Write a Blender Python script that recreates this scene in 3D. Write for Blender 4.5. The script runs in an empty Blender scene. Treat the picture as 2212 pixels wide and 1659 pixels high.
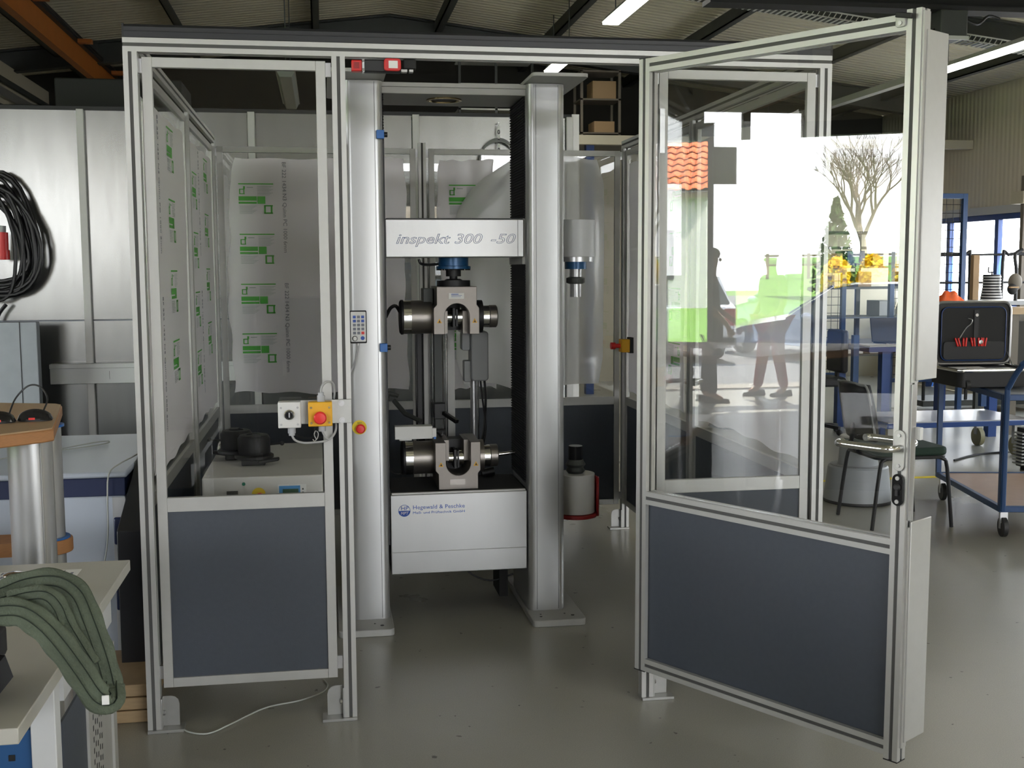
import bpy, math, random
from mathutils import Vector, Matrix
R = math.radians
SC = bpy.context.scene
COL = SC.collection
random.seed(7)

# ------------------------------------------------------------------ camera
FPX = 2482.57
yaw, pit, rol = .1626, .0990, -.0052
Fv = Vector((math.sin(yaw)*math.cos(pit), math.cos(yaw)*math.cos(pit), -math.sin(pit)))
Rv = Vector((math.cos(yaw), -math.sin(yaw), 0)); Uv = Rv.cross(Fv)
Rv, Uv = Rv*math.cos(rol)+Uv*math.sin(rol), -Rv*math.sin(rol)+Uv*math.cos(rol)
cam = bpy.data.cameras.new('camera'); co = bpy.data.objects.new('camera', cam); COL.objects.link(co)
cam.sensor_fit = 'HORIZONTAL'; cam.sensor_width = 36; cam.lens = FPX/2212*36
cam.clip_start = .05; cam.clip_end = 400
mw = Matrix.Identity(4)
for i in range(3):
    mw[i][0] = Rv[i]; mw[i][1] = Uv[i]; mw[i][2] = -Fv[i]
mw[0][3], mw[1][3], mw[2][3] = .6121, -3.8953, 1.5507
co.matrix_world = mw
SC.camera = co

# ------------------------------------------------------------------ world, sun, exposure
SKY = 11.0
w = bpy.data.worlds.new('sky'); SC.world = w; w.use_nodes = True
nt = w.node_tree; bg = nt.nodes['Background']
geo = nt.nodes.new('ShaderNodeTexCoord'); sep = nt.nodes.new('ShaderNodeSeparateXYZ')
rmp = nt.nodes.new('ShaderNodeValToRGB'); nt.links.new(geo.outputs['Generated'], sep.inputs[0])
nt.links.new(sep.outputs['Z'], rmp.inputs[0]); nt.links.new(rmp.outputs[0], bg.inputs[0])
rmp.color_ramp.elements[0].position = 0; rmp.color_ramp.elements[0].color = (.98, .985, 1, 1)
rmp.color_ramp.elements[1].position = .9; rmp.color_ramp.elements[1].color = (.72, .84, 1, 1)
bg.inputs[1].default_value = SKY
sun = bpy.data.lights.new('sun', 'SUN'); sun.energy = 42; sun.angle = R(.6); sun.color = (1, .95, .86)
so = bpy.data.objects.new('sun', sun); COL.objects.link(so)
so.rotation_euler = Vector((-.42, 1, -1.45)).to_track_quat('-Z', 'Y').to_euler()
def portal(name, loc, aim, sx, sy):
    l = bpy.data.lights.new(name, 'AREA'); l.shape = 'RECTANGLE'; l.size = sx; l.size_y = sy
    l.cycles.is_portal = True
    o = bpy.data.objects.new(name, l); COL.objects.link(o); o.location = loc
    o.rotation_euler = Vector(aim).to_track_quat('-Z', 'Z').to_euler()
portal('portal_front', (4.5, -10.05, 1.8), (0, 1, 0), 6.2, 3.7)
portal('portal_front', (-3.9, -10.05, 2.5), (0, 1, 0), 3.4, 1.65)
portal('portal_left', (-6.45, -1.54, 1.38), (1, 0, 0), 5.15, 2.78)
portal('portal_right', (8.85, 5.5, 1.65), (-1, 0, 0), 12.2, 1.2)
SC.view_settings.view_transform = 'Standard'; SC.view_settings.look = 'None'
SC.view_settings.gamma = 1; SC.view_settings.use_curve_mapping = False
SC.view_settings.exposure = 0.38
cy = SC.cycles
cy.use_denoising = True
cy.max_bounces = 9; cy.diffuse_bounces = 5; cy.glossy_bounces = 5; cy.transmission_bounces = 6
cy.transparent_max_bounces = 24; cy.sample_clamp_indirect = 12; cy.caustics_reflective = False; cy.caustics_refractive = False
try: cy.denoiser = 'OPENIMAGEDENOISE'
except Exception: pass

# ------------------------------------------------------------------ materials
M = {}
def mat(name, col, rough=.5, metal=0., noise=0., nscale=8., bump=0., bscale=40., spec=None, emis=None, es=0., coat=0., stretch=None):
    m = bpy.data.materials.new(name); m.use_nodes = True; t = m.node_tree; n = t.nodes; b = n['Principled BSDF']
    c = (*col, 1)
    b.inputs['Base Color'].default_value = c; b.inputs['Roughness'].default_value = rough; b.inputs['Metallic'].default_value = metal
    if spec is not None: b.inputs['Specular IOR Level'].default_value = spec
    if coat: b.inputs['Coat Weight'].default_value = coat; b.inputs['Coat Roughness'].default_value = .08
    if emis: b.inputs['Emission Color'].default_value = (*emis, 1); b.inputs['Emission Strength'].default_value = es
    if noise or bump:
        tc = n.new('ShaderNodeTexCoord'); src = tc.outputs['Object']
        if stretch:
            mp = n.new('ShaderNodeMapping'); mp.inputs['Scale'].default_value = stretch; t.links.new(src, mp.inputs[0]); src = mp.outputs[0]
    if noise:
        nz = n.new('ShaderNodeTexNoise'); nz.inputs['Scale'].default_value = nscale; nz.inputs['Detail'].default_value = 5
        t.links.new(src, nz.inputs[0])
        mx = n.new('ShaderNodeMix'); mx.data_type = 'RGBA'
        mx.inputs[6].default_value = tuple(max(0, x*(1-noise)) for x in col)+(1,)
        mx.inputs[7].default_value = tuple(min(1, x*(1+noise)) for x in col)+(1,)
        t.links.new(nz.outputs[0], mx.inputs[0]); t.links.new(mx.outputs[2], b.inputs['Base Color'])
    if bump:
        nb = n.new('ShaderNodeTexNoise'); nb.inputs['Scale'].default_value = bscale; nb.inputs['Detail'].default_value = 3
        t.links.new(src, nb.inputs[0]); bp = n.new('ShaderNodeBump'); bp.inputs['Strength'].default_value = bump
        bp.inputs['Distance'].default_value = .01; t.links.new(nb.outputs[0], bp.inputs['Height']); t.links.new(bp.outputs[0], b.inputs['Normal'])
    M[name] = m; return m
mat('alu', (.50, .50, .48), .38, .45, .05, 30)
mat('frame_alu', (.47, .47, .45), .42, .35, .05, 30)
mat('column_alu', (.47, .475, .47), .33, .6, .03, 20, .02, 300, stretch=(1, 1, .05))
mat('column_side', (.46, .46, .46), .35, .6)
mat('plate_grey', (.43, .43, .41), .5, .2, .06, 20)
mat('infill', (.053, .063, .081), .5, 0, .1, 60, .05, 300)
mat('infill_side', (.07, .075, .085), .5)
mat('galv', (.30, .305, .295), .25, .93, .16, 7, .22, 1.5, stretch=(2.4, 1, .45))
mat('galv_rough', (.27, .29, .31), .5, .7, .12, 12)
mat('black', (.010, .010, .011), .5)
mat('black_matt', (.012, .012, .012), .75)
mat('black_gloss', (.012, .012, .013), .15)
mat('bellows', (.010, .010, .012), .8)
mat('dark_steel', (.055, .06, .055), .5, .2, .15, 10)
mat('duct_dark', (.018, .019, .022), .4)
mat('grey_plastic', (.30, .31, .31), .45)
mat('gland_grey', (.42, .43, .45), .4)
mat('grip_metal', (.22, .20, .18), .42, .75, .05, 60)
mat('grip_cyl', (.26, .24, .22), .32, .85, .05, 60)
mat('chrome', (.75, .75, .74), .12, 1)
mat('steel', (.5, .5, .5), .3, .9)
mat('zinc', (.42, .42, .40), .4, .7, .1, 30)
mat('brass', (.42, .32, .16), .25, .9)
mat('loadcell_blue', (.02, .10, .24), .3, .2)
mat('knob_blue', (.03, .16, .50), .4)
mat('letter_blue', (.02, .08, .40), .4)
mat('outline_blue', (.08, .13, .33), .4)
mat('red', (.62, .02, .02), .35)
mat('red_button', (.80, .035, .03), .3)
mat('dark_red', (.30, .015, .015), .4)
mat('yellow_box', (.80, .42, .01), .4)
mat('yellow', (.80, .62, .01), .45)
mat('white_plastic', (.72, .72, .70), .4)
mat('white_powder', (.62, .63, .63), .35, 0, .03, 5)
mat('white_cab', (.50, .55, .62), .3, 0, .03, 5)
mat('navy', (.012, .022, .075), .4)
mat('cab_beige', (.58, .57, .54), .45, 0, .04, 10)
mat('lcd_blue', (.06, .28, .60), .35)
mat('lcd_green', (.02, .08, .04), .3)
mat('green_btn', (.0, .16, .10), .4)
mat('paper', (.82, .82, .80), .7)
mat('print_grey', (.22, .23, .27), .7)
mat('ply_edge', (.42, .20, .08), .5, 0, .3, 60, stretch=(1, 1, 14))
mat('ply_top', (.44, .30, .17), .45, 0, .08, 8)
mat('wood', (.40, .28, .15), .6, 0, .2, 14, stretch=(1, 1, 6))
mat('worktop', (.48, .47, .42), .4, 0, .03, 20)
mat('deck_brown', (.32, .19, .11), .35, 0, .15, 12)
mat('sling', (.085, .105, .072), .85, 0, .6, 11, .5, 160)
mat('sling_line', (.02, .03, .02), .9)
mat('tool_blue', (.012, .05, .20), .4)
mat('steel_blue', (.02, .06, .16), .4, .1)
mat('board_blue', (.02, .09, .24), .45)
mat('orange_steel', (.42, .13, .02), .5, 0, .15, 6)
mat('orange_bag', (.70, .10, .01), .5, 0, .3, 20)
mat('cream', (.50, .46, .34), .6, 0, .04, 4)
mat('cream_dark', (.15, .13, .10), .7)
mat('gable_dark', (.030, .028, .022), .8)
mat('roof', (.60, .57, .43), .55, .1, .04, 3)
mat('cladding', (.46, .42, .33), .55)
mat('chair_green', (.014, .035, .022), .85, 0, .2, 80)
mat('chair_black', (.012, .012, .014), .45)
mat('stool_grey', (.40, .42, .44), .4, 0, .05, 10)
mat('cardboard', (.38, .25, .13), .7)
mat('bottle_glass', (.3, .3, .3), .2)
mat('tube_on', (1, 1, 1), .5, emis=(1, .97, .88), es=14)
mat('white_enamel', (.55, .56, .52), .4)
mat('lamp_grey', (.30, .32, .30), .3)
mat('cable_grey', (.40, .40, .40), .5)
mat('cable_black', (.010, .010, .011), .4)
mat('cable_white', (.5, .52, .48), .6)
mat('caster', (.03, .03, .03), .5)
mat('wheel_tan', (.30, .28, .16), .5)
mat('asphalt', (.17, .17, .175), .9, 0, .2, 20)
mat('paver', (.34, .31, .27), .85, 0, .15, 30)
mat('grass', (.13, .27, .035), .9, 0, .35, 3)
mat('bark', (.20, .16, .11), .9, 0, .3, 12)
mat('conifer', (.06, .12, .03), .9, 0, .4, 8)
mat('leaf_green', (.07, .15, .03), .8, 0, .4, 8)
mat('forsythia', (.85, .62, .02), .8, 0, .2, 9)
mat('tile_orange', (.62, .16, .055), .8, 0, .18, 10)
mat('render_white', (.55, .55, .53), .8)
mat('car_blue', (.025, .05, .12), .2, .4, coat=1)
mat('car_silver', (.28, .36, .50), .25, .5, coat=1)
mat('car_white', (.75, .76, .78), .25, coat=1)
mat('car_glass', (.02, .03, .035), .05)
mat('tyre', (.02, .02, .02), .8)
mat('skin', (.55, .33, .24), .5)
mat('shirt_grey', (.13, .12, .13), .8, 0, .1, 12)
mat('trouser_maroon', (.24, .025, .035), .85, 0, .1, 12)
mat('cloth_black', (.02, .02, .022), .85)
mat('hair', (.16, .12, .09), .8)

def floor_mat():
    m = bpy.data.materials.new('floor'); m.use_nodes = True; t = m.node_tree; n = t.nodes; b = n['Principled BSDF']
    tc = n.new('ShaderNodeTexCoord'); L = t.links.new
    a = n.new('ShaderNodeTexNoise'); a.inputs['Scale'].default_value = 1.1; a.inputs['Detail'].default_value = 6; L(tc.outputs['Object'], a.inputs[0])
    r = n.new('ShaderNodeValToRGB'); L(a.outputs[0], r.inputs[0])
    r.color_ramp.elements[0].position = .3; r.color_ramp.elements[0].color = (.315, .308, .262, 1)
    r.color_ramp.elements[1].position = .75; r.color_ramp.elements[1].color = (.36, .35, .30, 1)
    # small dark scuffs
    s = n.new('ShaderNodeTexNoise'); s.inputs['Scale'].default_value = 21; s.inputs['Detail'].default_value = 2
    L(tc.outputs['Object'], s.inputs[0])
    sr = n.new('ShaderNodeValToRGB'); L(s.outputs[0], sr.inputs[0])
    sr.color_ramp.elements[0].position = .725; sr.color_ramp.elements[0].color = (0, 0, 0, 1)
    sr.color_ramp.elements[1].position = .740; sr.color_ramp.elements[1].color = (1, 1, 1, 1)
    f = n.new('ShaderNodeTexNoise'); f.inputs['Scale'].default_value = 260; f.inputs['Detail'].default_value = 2; L(tc.outputs['Object'], f.inputs[0])
    fr = n.new('ShaderNodeValToRGB'); L(f.outputs[0], fr.inputs[0])
    fr.color_ramp.elements[0].position = .35; fr.color_ramp.elements[0].color = (.86, .86, .86, 1)
    fr.color_ramp.elements[1].position = .65; fr.color_ramp.elements[1].color = (1.05, 1.05, 1.05, 1)
    mu = n.new('ShaderNodeMix'); mu.data_type = 'RGBA'; mu.blend_type = 'MULTIPLY'; mu.inputs[0].default_value = 1
    L(r.outputs[0], mu.inputs[6]); L(fr.outputs[0], mu.inputs[7])
    mx = n.new('ShaderNodeMix'); mx.data_type = 'RGBA'; L(sr.outputs[0], mx.inputs[0]); L(mu.outputs[2], mx.inputs[6]); mx.inputs[7].default_value = (.09, .085, .07, 1)
    L(mx.outputs[2], b.inputs['Base Color'])
    rr = n.new('ShaderNodeMapRange'); L(a.outputs[0], rr.inputs[0]); rr.inputs[3].default_value = .24; rr.inputs[4].default_value = .34
    L(rr.outputs[0], b.inputs['Roughness'])
    g = n.new('ShaderNodeTexNoise'); g.inputs['Scale'].default_value = 5; g.inputs['Detail'].default_value = 4; L(tc.outputs['Object'], g.inputs[0])
    bp = n.new('ShaderNodeBump'); bp.inputs['Strength'].default_value = .12; bp.inputs['Distance'].default_value = .01
    L(g.outputs[0], bp.inputs['Height']); L(bp.outputs[0], b.inputs['Normal'])
    M['floor'] = m
floor_mat()
def glass_mat(name, f0, tint):
    m = bpy.data.materials.new(name); m.use_nodes = True; t = m.node_tree; n = t.nodes; n.clear(); L = t.links.new
    out = n.new('ShaderNodeOutputMaterial'); tr = n.new('ShaderNodeBsdfTransparent'); tr.inputs[0].default_value = (*tint, 1)
    gl = n.new('ShaderNodeBsdfGlossy'); gl.inputs['Roughness'].default_value = 0.0; gl.inputs[0].default_value = (1, 1, 1, 1)
    g = n.new('ShaderNodeNewGeometry'); d = n.new('ShaderNodeVectorMath'); d.operation = 'DOT_PRODUCT'
    L(g.outputs['Incoming'], d.inputs[0]); L(g.outputs['Normal'], d.inputs[1])
    ab = n.new('ShaderNodeMath'); ab.operation = 'ABSOLUTE'; L(d.outputs['Value'], ab.inputs[0])
    s1 = n.new('ShaderNodeMath'); s1.operation = 'SUBTRACT'; s1.inputs[0].default_value = 1; L(ab.outputs[0], s1.inputs[1])
    pw = n.new('ShaderNodeMath'); pw.operation = 'POWER'; L(s1.outputs[0], pw.inputs[0]); pw.inputs[1].default_value = 5
    ml = n.new('ShaderNodeMath'); ml.operation = 'MULTIPLY_ADD'; L(pw.outputs[0], ml.inputs[0]); ml.inputs[1].default_value = 1-f0; ml.inputs[2].default_value = f0
    mx = n.new('ShaderNodeMixShader'); L(ml.outputs[0], mx.inputs[0]); L(tr.outputs[0], mx.inputs[1]); L(gl.outputs[0], mx.inputs[2]); L(mx.outputs[0], out.inputs[0])
    M[name] = m
glass_mat('pane', .047, (.985, .99, .985))
def film_mat(name, col, alpha):
    m = bpy.data.materials.new(name); m.use_nodes = True; t = m.node_tree; n = t.nodes; n.clear(); L = t.links.new
    out = n.new('ShaderNodeOutputMaterial'); tr = n.new('ShaderNodeBsdfTransparent')
    df = n.new('ShaderNodeBsdfDiffuse'); df.inputs[0].default_value = (*col, 1)
    tl = n.new('ShaderNodeBsdfTranslucent'); tl.inputs[0].default_value = (*col, 1)
    gl = n.new('ShaderNodeBsdfGlossy'); gl.inputs['Roughness'].default_value = .22
    tc = n.new('ShaderNodeTexCoord'); nz = n.new('ShaderNodeTexNoise'); nz.inputs['Scale'].default_value = 5; nz.inputs['Detail'].default_value = 3
    L(tc.outputs['Object'], nz.inputs[0]); bp = n.new('ShaderNodeBump'); bp.inputs['Strength'].default_value = .35; bp.inputs['Distance'].default_value = .02
    L(nz.outputs[0], bp.inputs['Height']); L(bp.outputs[0], gl.inputs['Normal'])
    a = n.new('ShaderNodeMixShader'); a.inputs[0].default_value = .10; L(df.outputs[0], a.inputs[1]); L(tl.outputs[0], a.inputs[2])
    b = n.new('ShaderNodeMixShader'); b.inputs[0].default_value = .06; L(a.outputs[0], b.inputs[1]); L(gl.outputs[0], b.inputs[2])
    c = n.new('ShaderNodeMixShader'); c.inputs[0].default_value = alpha; L(tr.outputs[0], c.inputs[1]); L(b.outputs[0], c.inputs[2]); L(c.outputs[0], out.inputs[0])
    M[name] = m
film_mat('film', (.90, .87, .90), .97)
film_mat('film_loose', (.80, .81, .80), .80)
mat('film_green', (.10, .50, .07), .6)
mat('film_grey', (.36, .42, .40), .6)
def wave_mat(name, col, scale, direction='Y', dist=.015, strength=.6, dark=.8):
    m = mat(name, col, .55); t = m.node_tree; n = t.nodes; b = n['Principled BSDF']; L = t.links.new
    tc = n.new('ShaderNodeTexCoord'); wv = n.new('ShaderNodeTexWave'); wv.bands_direction = direction; wv.inputs['Scale'].default_value = scale
    L(tc.outputs['Object'], wv.inputs[0]); bp = n.new('ShaderNodeBump'); bp.inputs['Strength'].default_value = strength; bp.inputs['Distance'].default_value = dist
    L(wv.outputs['Fac'], bp.inputs['Height']); L(bp.outputs[0], b.inputs['Normal'])
wave_mat('cladding', (.64, .58, .45), 3.5, 'Y', .006)

# ------------------------------------------------------------------ mesh builder
def frame_of(d):
    d = Vector(d).normalized(); u = Vector((0, 0, 1)) if abs(d.z) < .95 else Vector((1, 0, 0))
    a = d.cross(u).normalized(); b = d.cross(a).normalized(); return a, b
class MB:
    def __init__(s): s.v = []; s.f = []
    def add(s, vs, fs):
        o = len(s.v); s.v += [tuple(x) for x in vs]; s.f += [tuple(i+o for i in f) for f in fs]; return s
    def box(s, x0, y0, z0, x1, y1, z1):
        return s.add([(x, y, z) for x in (x0, x1) for y in (y0, y1) for z in (z0, z1)],
                     [(0, 1, 3, 2), (4, 6, 7, 5), (0, 4, 5, 1), (2, 3, 7, 6), (0, 2, 6, 4), (1, 5, 7, 3)])
    def obox(s, c, size, rot=None):
        rot = rot or Matrix.Identity(3); c = Vector(c)
        vs = [c+rot @ Vector((x*size[0]/2, y*size[1]/2, z*size[2]/2)) for x in (-1, 1) for y in (-1, 1) for z in (-1, 1)]
        return s.add(vs, [(0, 1, 3, 2), (4, 6, 7, 5), (0, 4, 5, 1), (2, 3, 7, 6), (0, 2, 6, 4), (1, 5, 7, 3)])
    def bar(s, p0, p1, w, h):
        p0 = Vector(p0); p1 = Vector(p1); d = (p1-p0); a, b = frame_of(d)
        vs = [p+a*x*w/2+b*y*h/2 for p in (p0, p1) for x, y in ((-1, -1), (1, -1), (1, 1), (-1, 1))]
        return s.add(vs, [(0, 1, 2, 3), (7, 6, 5, 4), (0, 4, 5, 1), (1, 5, 6, 2), (2, 6, 7, 3), (3, 7, 4, 0)])
    def prism(s, poly, axis, a, b):
        n = len(poly)
        def P(q, t): return {'z': (q[0], q[1], t), 'y': (q[0], t, q[1]), 'x': (t, q[0], q[1])}[axis]
        vs = [P(q, a) for q in poly]+[P(q, b) for q in poly]
        fs = [tuple(range(n)), tuple(range(2*n-1, n-1, -1))]+[(i, n+i, n+(i+1) % n, (i+1) % n) for i in range(n)]
        return s.add(vs, fs)
    def rprism(s, x0, y0, x1, y1, r, axis, a, b, seg=4):
        p = []
        for cx, cyy, st in ((x1-r, y1-r, 0), (x0+r, y1-r, 90), (x0+r, y0+r, 180), (x1-r, y0+r, 270)):
            for k in range(seg+1):
                t = R(st+90*k/seg); p.append((cx+r*math.cos(t), cyy+r*math.sin(t)))
        return s.prism(p, axis, a, b)
    def cyl(s, p0, p1, r0, r1=None, seg=20):
        r1 = r0 if r1 is None else r1
        p0 = Vector(p0); p1 = Vector(p1); a, b = frame_of(p1-p0)
        ring = [(math.cos(2*math.pi*i/seg), math.sin(2*math.pi*i/seg)) for i in range(seg)]
        vs = [p0+(a*c+b*d)*r0 for c, d in ring]+[p1+(a*c+b*d)*r1 for c, d in ring]
        return s.add(vs, [tuple(range(seg)), tuple(range(2*seg-1, seg-1, -1))]+[(i, seg+i, seg+(i+1) % seg, (i+1) % seg) for i in range(seg)])
    def lathe(s, prof, c=(0, 0, 0), axis=(0, 0, 1), seg=24):
        ax = Vector(axis).normalized(); a, b = frame_of(ax); c = Vector(c); vs = []; fs = []
        for r, h in prof:
            for i in range(seg):
                t = 2*math.pi*i/seg; vs.append(c+ax*h+(a*math.cos(t)+b*math.sin(t))*r)
        n = len(prof)
        for j in range(n-1):
            for i in range(seg): fs.append((j*seg+i, j*seg+(i+1) % seg, (j+1)*seg+(i+1) % seg, (j+1)*seg+i))
        fs.append(tuple(range(seg))); fs.append(tuple(range((n-1)*seg, n*seg)))
        return s.add(vs, fs)
    def tube(s, pts, r, seg=8, closed=False, flat=1.0, rr=None, smooth=0):
        pts = [Vector(p) for p in pts]
        if smooth:
            q = []
            n = len(pts)
            for i in range(n if closed else n-1):
                p0 = pts[(i-1) % n] if (closed or i > 0) else pts[0]; p1 = pts[i]; p2 = pts[(i+1) % n]
                p3 = pts[(i+2) % n] if (closed or i+2 < n) else pts[-1]
                for k in range(smooth):
                    t = k/smooth
                    q.append(.5*((2*p1)+(-p0+p2)*t+(2*p0-5*p1+4*p2-p3)*t*t+(-p0+3*p1-3*p2+p3)*t**3))
            if not closed: q.append(pts[-1])
            pts = q
        n = len(pts); vs = []; fs = []; prev = None
        for i, p in enumerate(pts):
            d = (pts[(i+1) % n]-pts[i-1]) if (closed or 0 < i < n-1) else (pts[1]-pts[0] if i == 0 else pts[-1]-pts[-2])
            if d.length < 1e-9: d = Vector((0, 0, 1))
            d.normalize()
            if prev is None: a, b = frame_of(d)
            else:
                a = prev-d*prev.dot(d)
                if a.length < 1e-6: a = frame_of(d)[0]
                a.normalize(); b = d.cross(a)
            prev = a; q = rr[i] if rr else r
            for k in range(seg):
                t = 2*math.pi*k/seg; vs.append(p+a*math.cos(t)*q+b*math.sin(t)*q*flat)
        for i in range(n if closed else n-1):
            j = (i+1) % n
            for k in range(seg): fs.append((i*seg+k, i*seg+(k+1) % seg, j*seg+(k+1) % seg, j*seg+k))
        if not closed: fs += [tuple(range(seg)), tuple(range((n-1)*seg, n*seg))]
        return s.add(vs, fs)
    def ball(s, c, r, seg=12, rings=8):
        rx, ry, rz = (r, r, r) if not hasattr(r, '__len__') else r
        vs = []; fs = []
        for j in range(rings+1):
            ph = math.pi*j/rings
            for i in range(seg):
                t = 2*math.pi*i/seg; vs.append((c[0]+rx*math.sin(ph)*math.cos(t), c[1]+ry*math.sin(ph)*math.sin(t), c[2]+rz*math.cos(ph)))
        for j in range(rings):
            for i in range(seg): fs.append((j*seg+i, j*seg+(i+1) % seg, (j+1)*seg+(i+1) % seg, (j+1)*seg+i))
        return s.add(vs, fs)
    def grid(s, nx, ny, fn):
        vs = [fn(i/nx, j/ny) for j in range(ny+1) for i in range(nx+1)]
        fs = [(j*(nx+1)+i, j*(nx+1)+i+1, (j+1)*(nx+1)+i+1, (j+1)*(nx+1)+i) for j in range(ny) for i in range(nx)]
        return s.add(vs, fs)
    def build(s, name, m, parent=None, world=True, bevel=0, ang=35, solid=0):
        me = bpy.data.meshes.new(name)
        vs = s.v
        if parent is not None and world:
            inv = WM[parent.name].inverted(); vs = [tuple(inv @ Vector(v)) for v in vs]
        me.from_pydata(vs, [], s.f); me.validate()
        import bmesh
        b = bmesh.new(); b.from_mesh(me); bmesh.ops.recalc_face_normals(b, faces=b.faces); b.to_mesh(me); b.free()
        me.materials.append(M[m])
        for p in me.polygons: p.use_smooth = True
        me.set_sharp_from_angle(angle=R(ang))
        o = bpy.data.objects.new(name, me); COL.objects.link(o)
        if parent is not None and name in ('screw', 'clamp', 'hanger', 'end_cap', 'green_print', 'fine_print', 'foot_bolt', 'plate_print', 'signal_cable', 'display_key', 'mounting_clip', 'document'): o['kind'] = 'stuff'
        if parent is not None: o.parent = parent; WM[o.name] = WM[parent.name]
        else: WM[o.name] = Matrix.Identity(4)
        if bevel:
            md = o.modifiers.new('bevel', 'BEVEL'); md.width = bevel; md.segments = 2; md.limit_method = 'ANGLE'; md.angle_limit = R(50)
        if solid:
            md = o.modifiers.new('solid', 'SOLIDIFY'); md.thickness = solid
        return o
WM = {}
def tag(o, label, cat, group=None, kind=None):
    if label: o['label'] = label
    if cat: o['category'] = cat
    if group: o['group'] = group
    if kind: o['kind'] = kind
    return o
def thing(name, label, cat, loc=(0, 0, 0), rz=0, group=None):
    o = bpy.data.objects.new(name, None); COL.objects.link(o); o.empty_display_size = .1
    o.location = loc; o.rotation_euler = (0, 0, rz); WM[o.name] = Matrix.Translation(Vector(loc)) @ Matrix.Rotation(rz, 4, 'Z')
    return tag(o, label, cat, group)
def struct(name, mb, m, bevel=0):
    o = mb.build(name, m, None, bevel=bevel); o['kind'] = 'structure'; return o
def lab(o, l): o['label'] = l; return o
def boxp(name, m, parent, x0, y0, z0, x1, y1, z1, bevel=0):
    return MB().box(x0, y0, z0, x1, y1, z1).build(name, m, parent, bevel=bevel)
def dup(root, loc, rz, label=None, group=None):
    r = root.copy(); COL.objects.link(r); r.location = loc; r.rotation_euler = (0, 0, rz)
    if label: r['label'] = label
    if group: r['group'] = group
    for ch in list(root.children):
        c = ch.copy(); COL.objects.link(c); c.parent = r
        for g in ch.children:
            d = g.copy(); COL.objects.link(d); d.parent = c
    return r
def text(name, s, size, m, parent, org, xd, yd, ext=.0006, shear=0, outline=0, spacing=1, width=None):
    cu = bpy.data.curves.new(name, 'FONT'); cu.body = s; cu.size = size; cu.shear = shear; cu.space_character = spacing
    cu.resolution_u = 3
    if outline: cu.fill_mode = 'NONE'; cu.bevel_depth = outline; cu.bevel_resolution = 0
    else: cu.extrude = ext
    tmp = bpy.data.objects.new('tmp', cu); COL.objects.link(tmp)
    dg = bpy.context.evaluated_depsgraph_get(); me = bpy.data.meshes.new_from_object(tmp.evaluated_get(dg))
    bpy.data.objects.remove(tmp)
    xd = Vector(xd).normalized(); yd = Vector(yd).normalized(); zd = xd.cross(yd); org = Vector(org)
    sx = 1
    if width and len(me.vertices):
        xs = [v.co.x for v in me.vertices]; sx = width/(max(xs)-min(xs))
    inv = WM[parent.name].inverted()
    for v in me.vertices:
        v.co = inv @ (org+xd*v.co.x*sx+yd*v.co.y+zd*v.co.z)
    me.materials.clear(); me.materials.append(M[m])
    o = bpy.data.objects.new(name, me); COL.objects.link(o); o.parent = parent; WM[o.name] = WM[parent.name]
    return o

# extruded aluminium slot profile, size S
S = .0437
def slot_poly(S=S, o=.0056, d2=.0158):
    h = S/2; side = [(-h, -h), (-o, -h), (-o, -h+d2), (o, -h+d2), (o, -h)]
    p = []
    for k in range(4):
        c, s_ = [(1, 0), (0, 1), (-1, 0), (0, -1)][k]
        p += [(x*c-y*s_, x*s_+y*c) for x, y in side]
    return p
SP = slot_poly()
def profile(mb, axis, a, b, c1, c2):
    return mb.prism([(x+c1, y+c2) for x, y in SP], axis, a, b)

def cross(mb, axis, a, b, c1, c2, A_=S/2-.0028, B_=.0054):
    p = [(-A_, -B_), (-B_, -B_), (-B_, -A_), (B_, -A_), (B_, -B_), (A_, -B_), (A_, B_), (B_, B_), (B_, A_), (-B_, A_), (-B_, B_), (-A_, B_)]
    return mb.prism([(x+c1, y+c2) for x, y in p], axis, a, b)
mat('slot_dark', (.075, .075, .072), .6)
# ================================================================== THE HALL
XL, XR, YF, YB = -6.5, 8.9, -10.1, 12.4
RX, RZ, SL = 1.5, 4.69, .12
def roofz(x): return RZ-SL*abs(x-RX)
struct('floor', MB().box(XL, YF, -.1, XR, YB, 0), 'floor')
# corrugated ceiling: trapezoid ribs running down the slopes
def roof_side(xa, xb):
    mb = MB(); y = YF-.4; prof = []
    while y < YB+.1:
        prof += [(y, 0), (y+.07, 0), (y+.085, .022), (y+.105, .022), (y+.12, 0)]; y += .12
    n = len(prof); vs = []
    for x in (xa, xb): vs += [(x, p, roofz(x)+h) for p, h in prof]
    mb.add(vs, [(i, i+1, n+i+1, n+i) for i in range(n-1)])
    return mb
c = roof_side(XL-.3, RX).build('ceiling', 'roof'); c['kind'] = 'structure'
c = roof_side(RX, XR+.3).build('ceiling', 'roof'); c['kind'] = 'structure'
MB().prism([(XL-.4, roofz(XL-.4)+.05), (RX, RZ+.05), (XR+.4, roofz(XR+.4)+.05), (XR+.4, roofz(XR+.4)+.2), (RX, RZ+.2), (XL-.4, roofz(XL-.4)+.2)], 'y', YF-.6, YB+.4).build('roof_slab', 'dark_steel')['kind'] = 'structure'  # unseen slab added above the ribs to stop light leaking in
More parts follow.
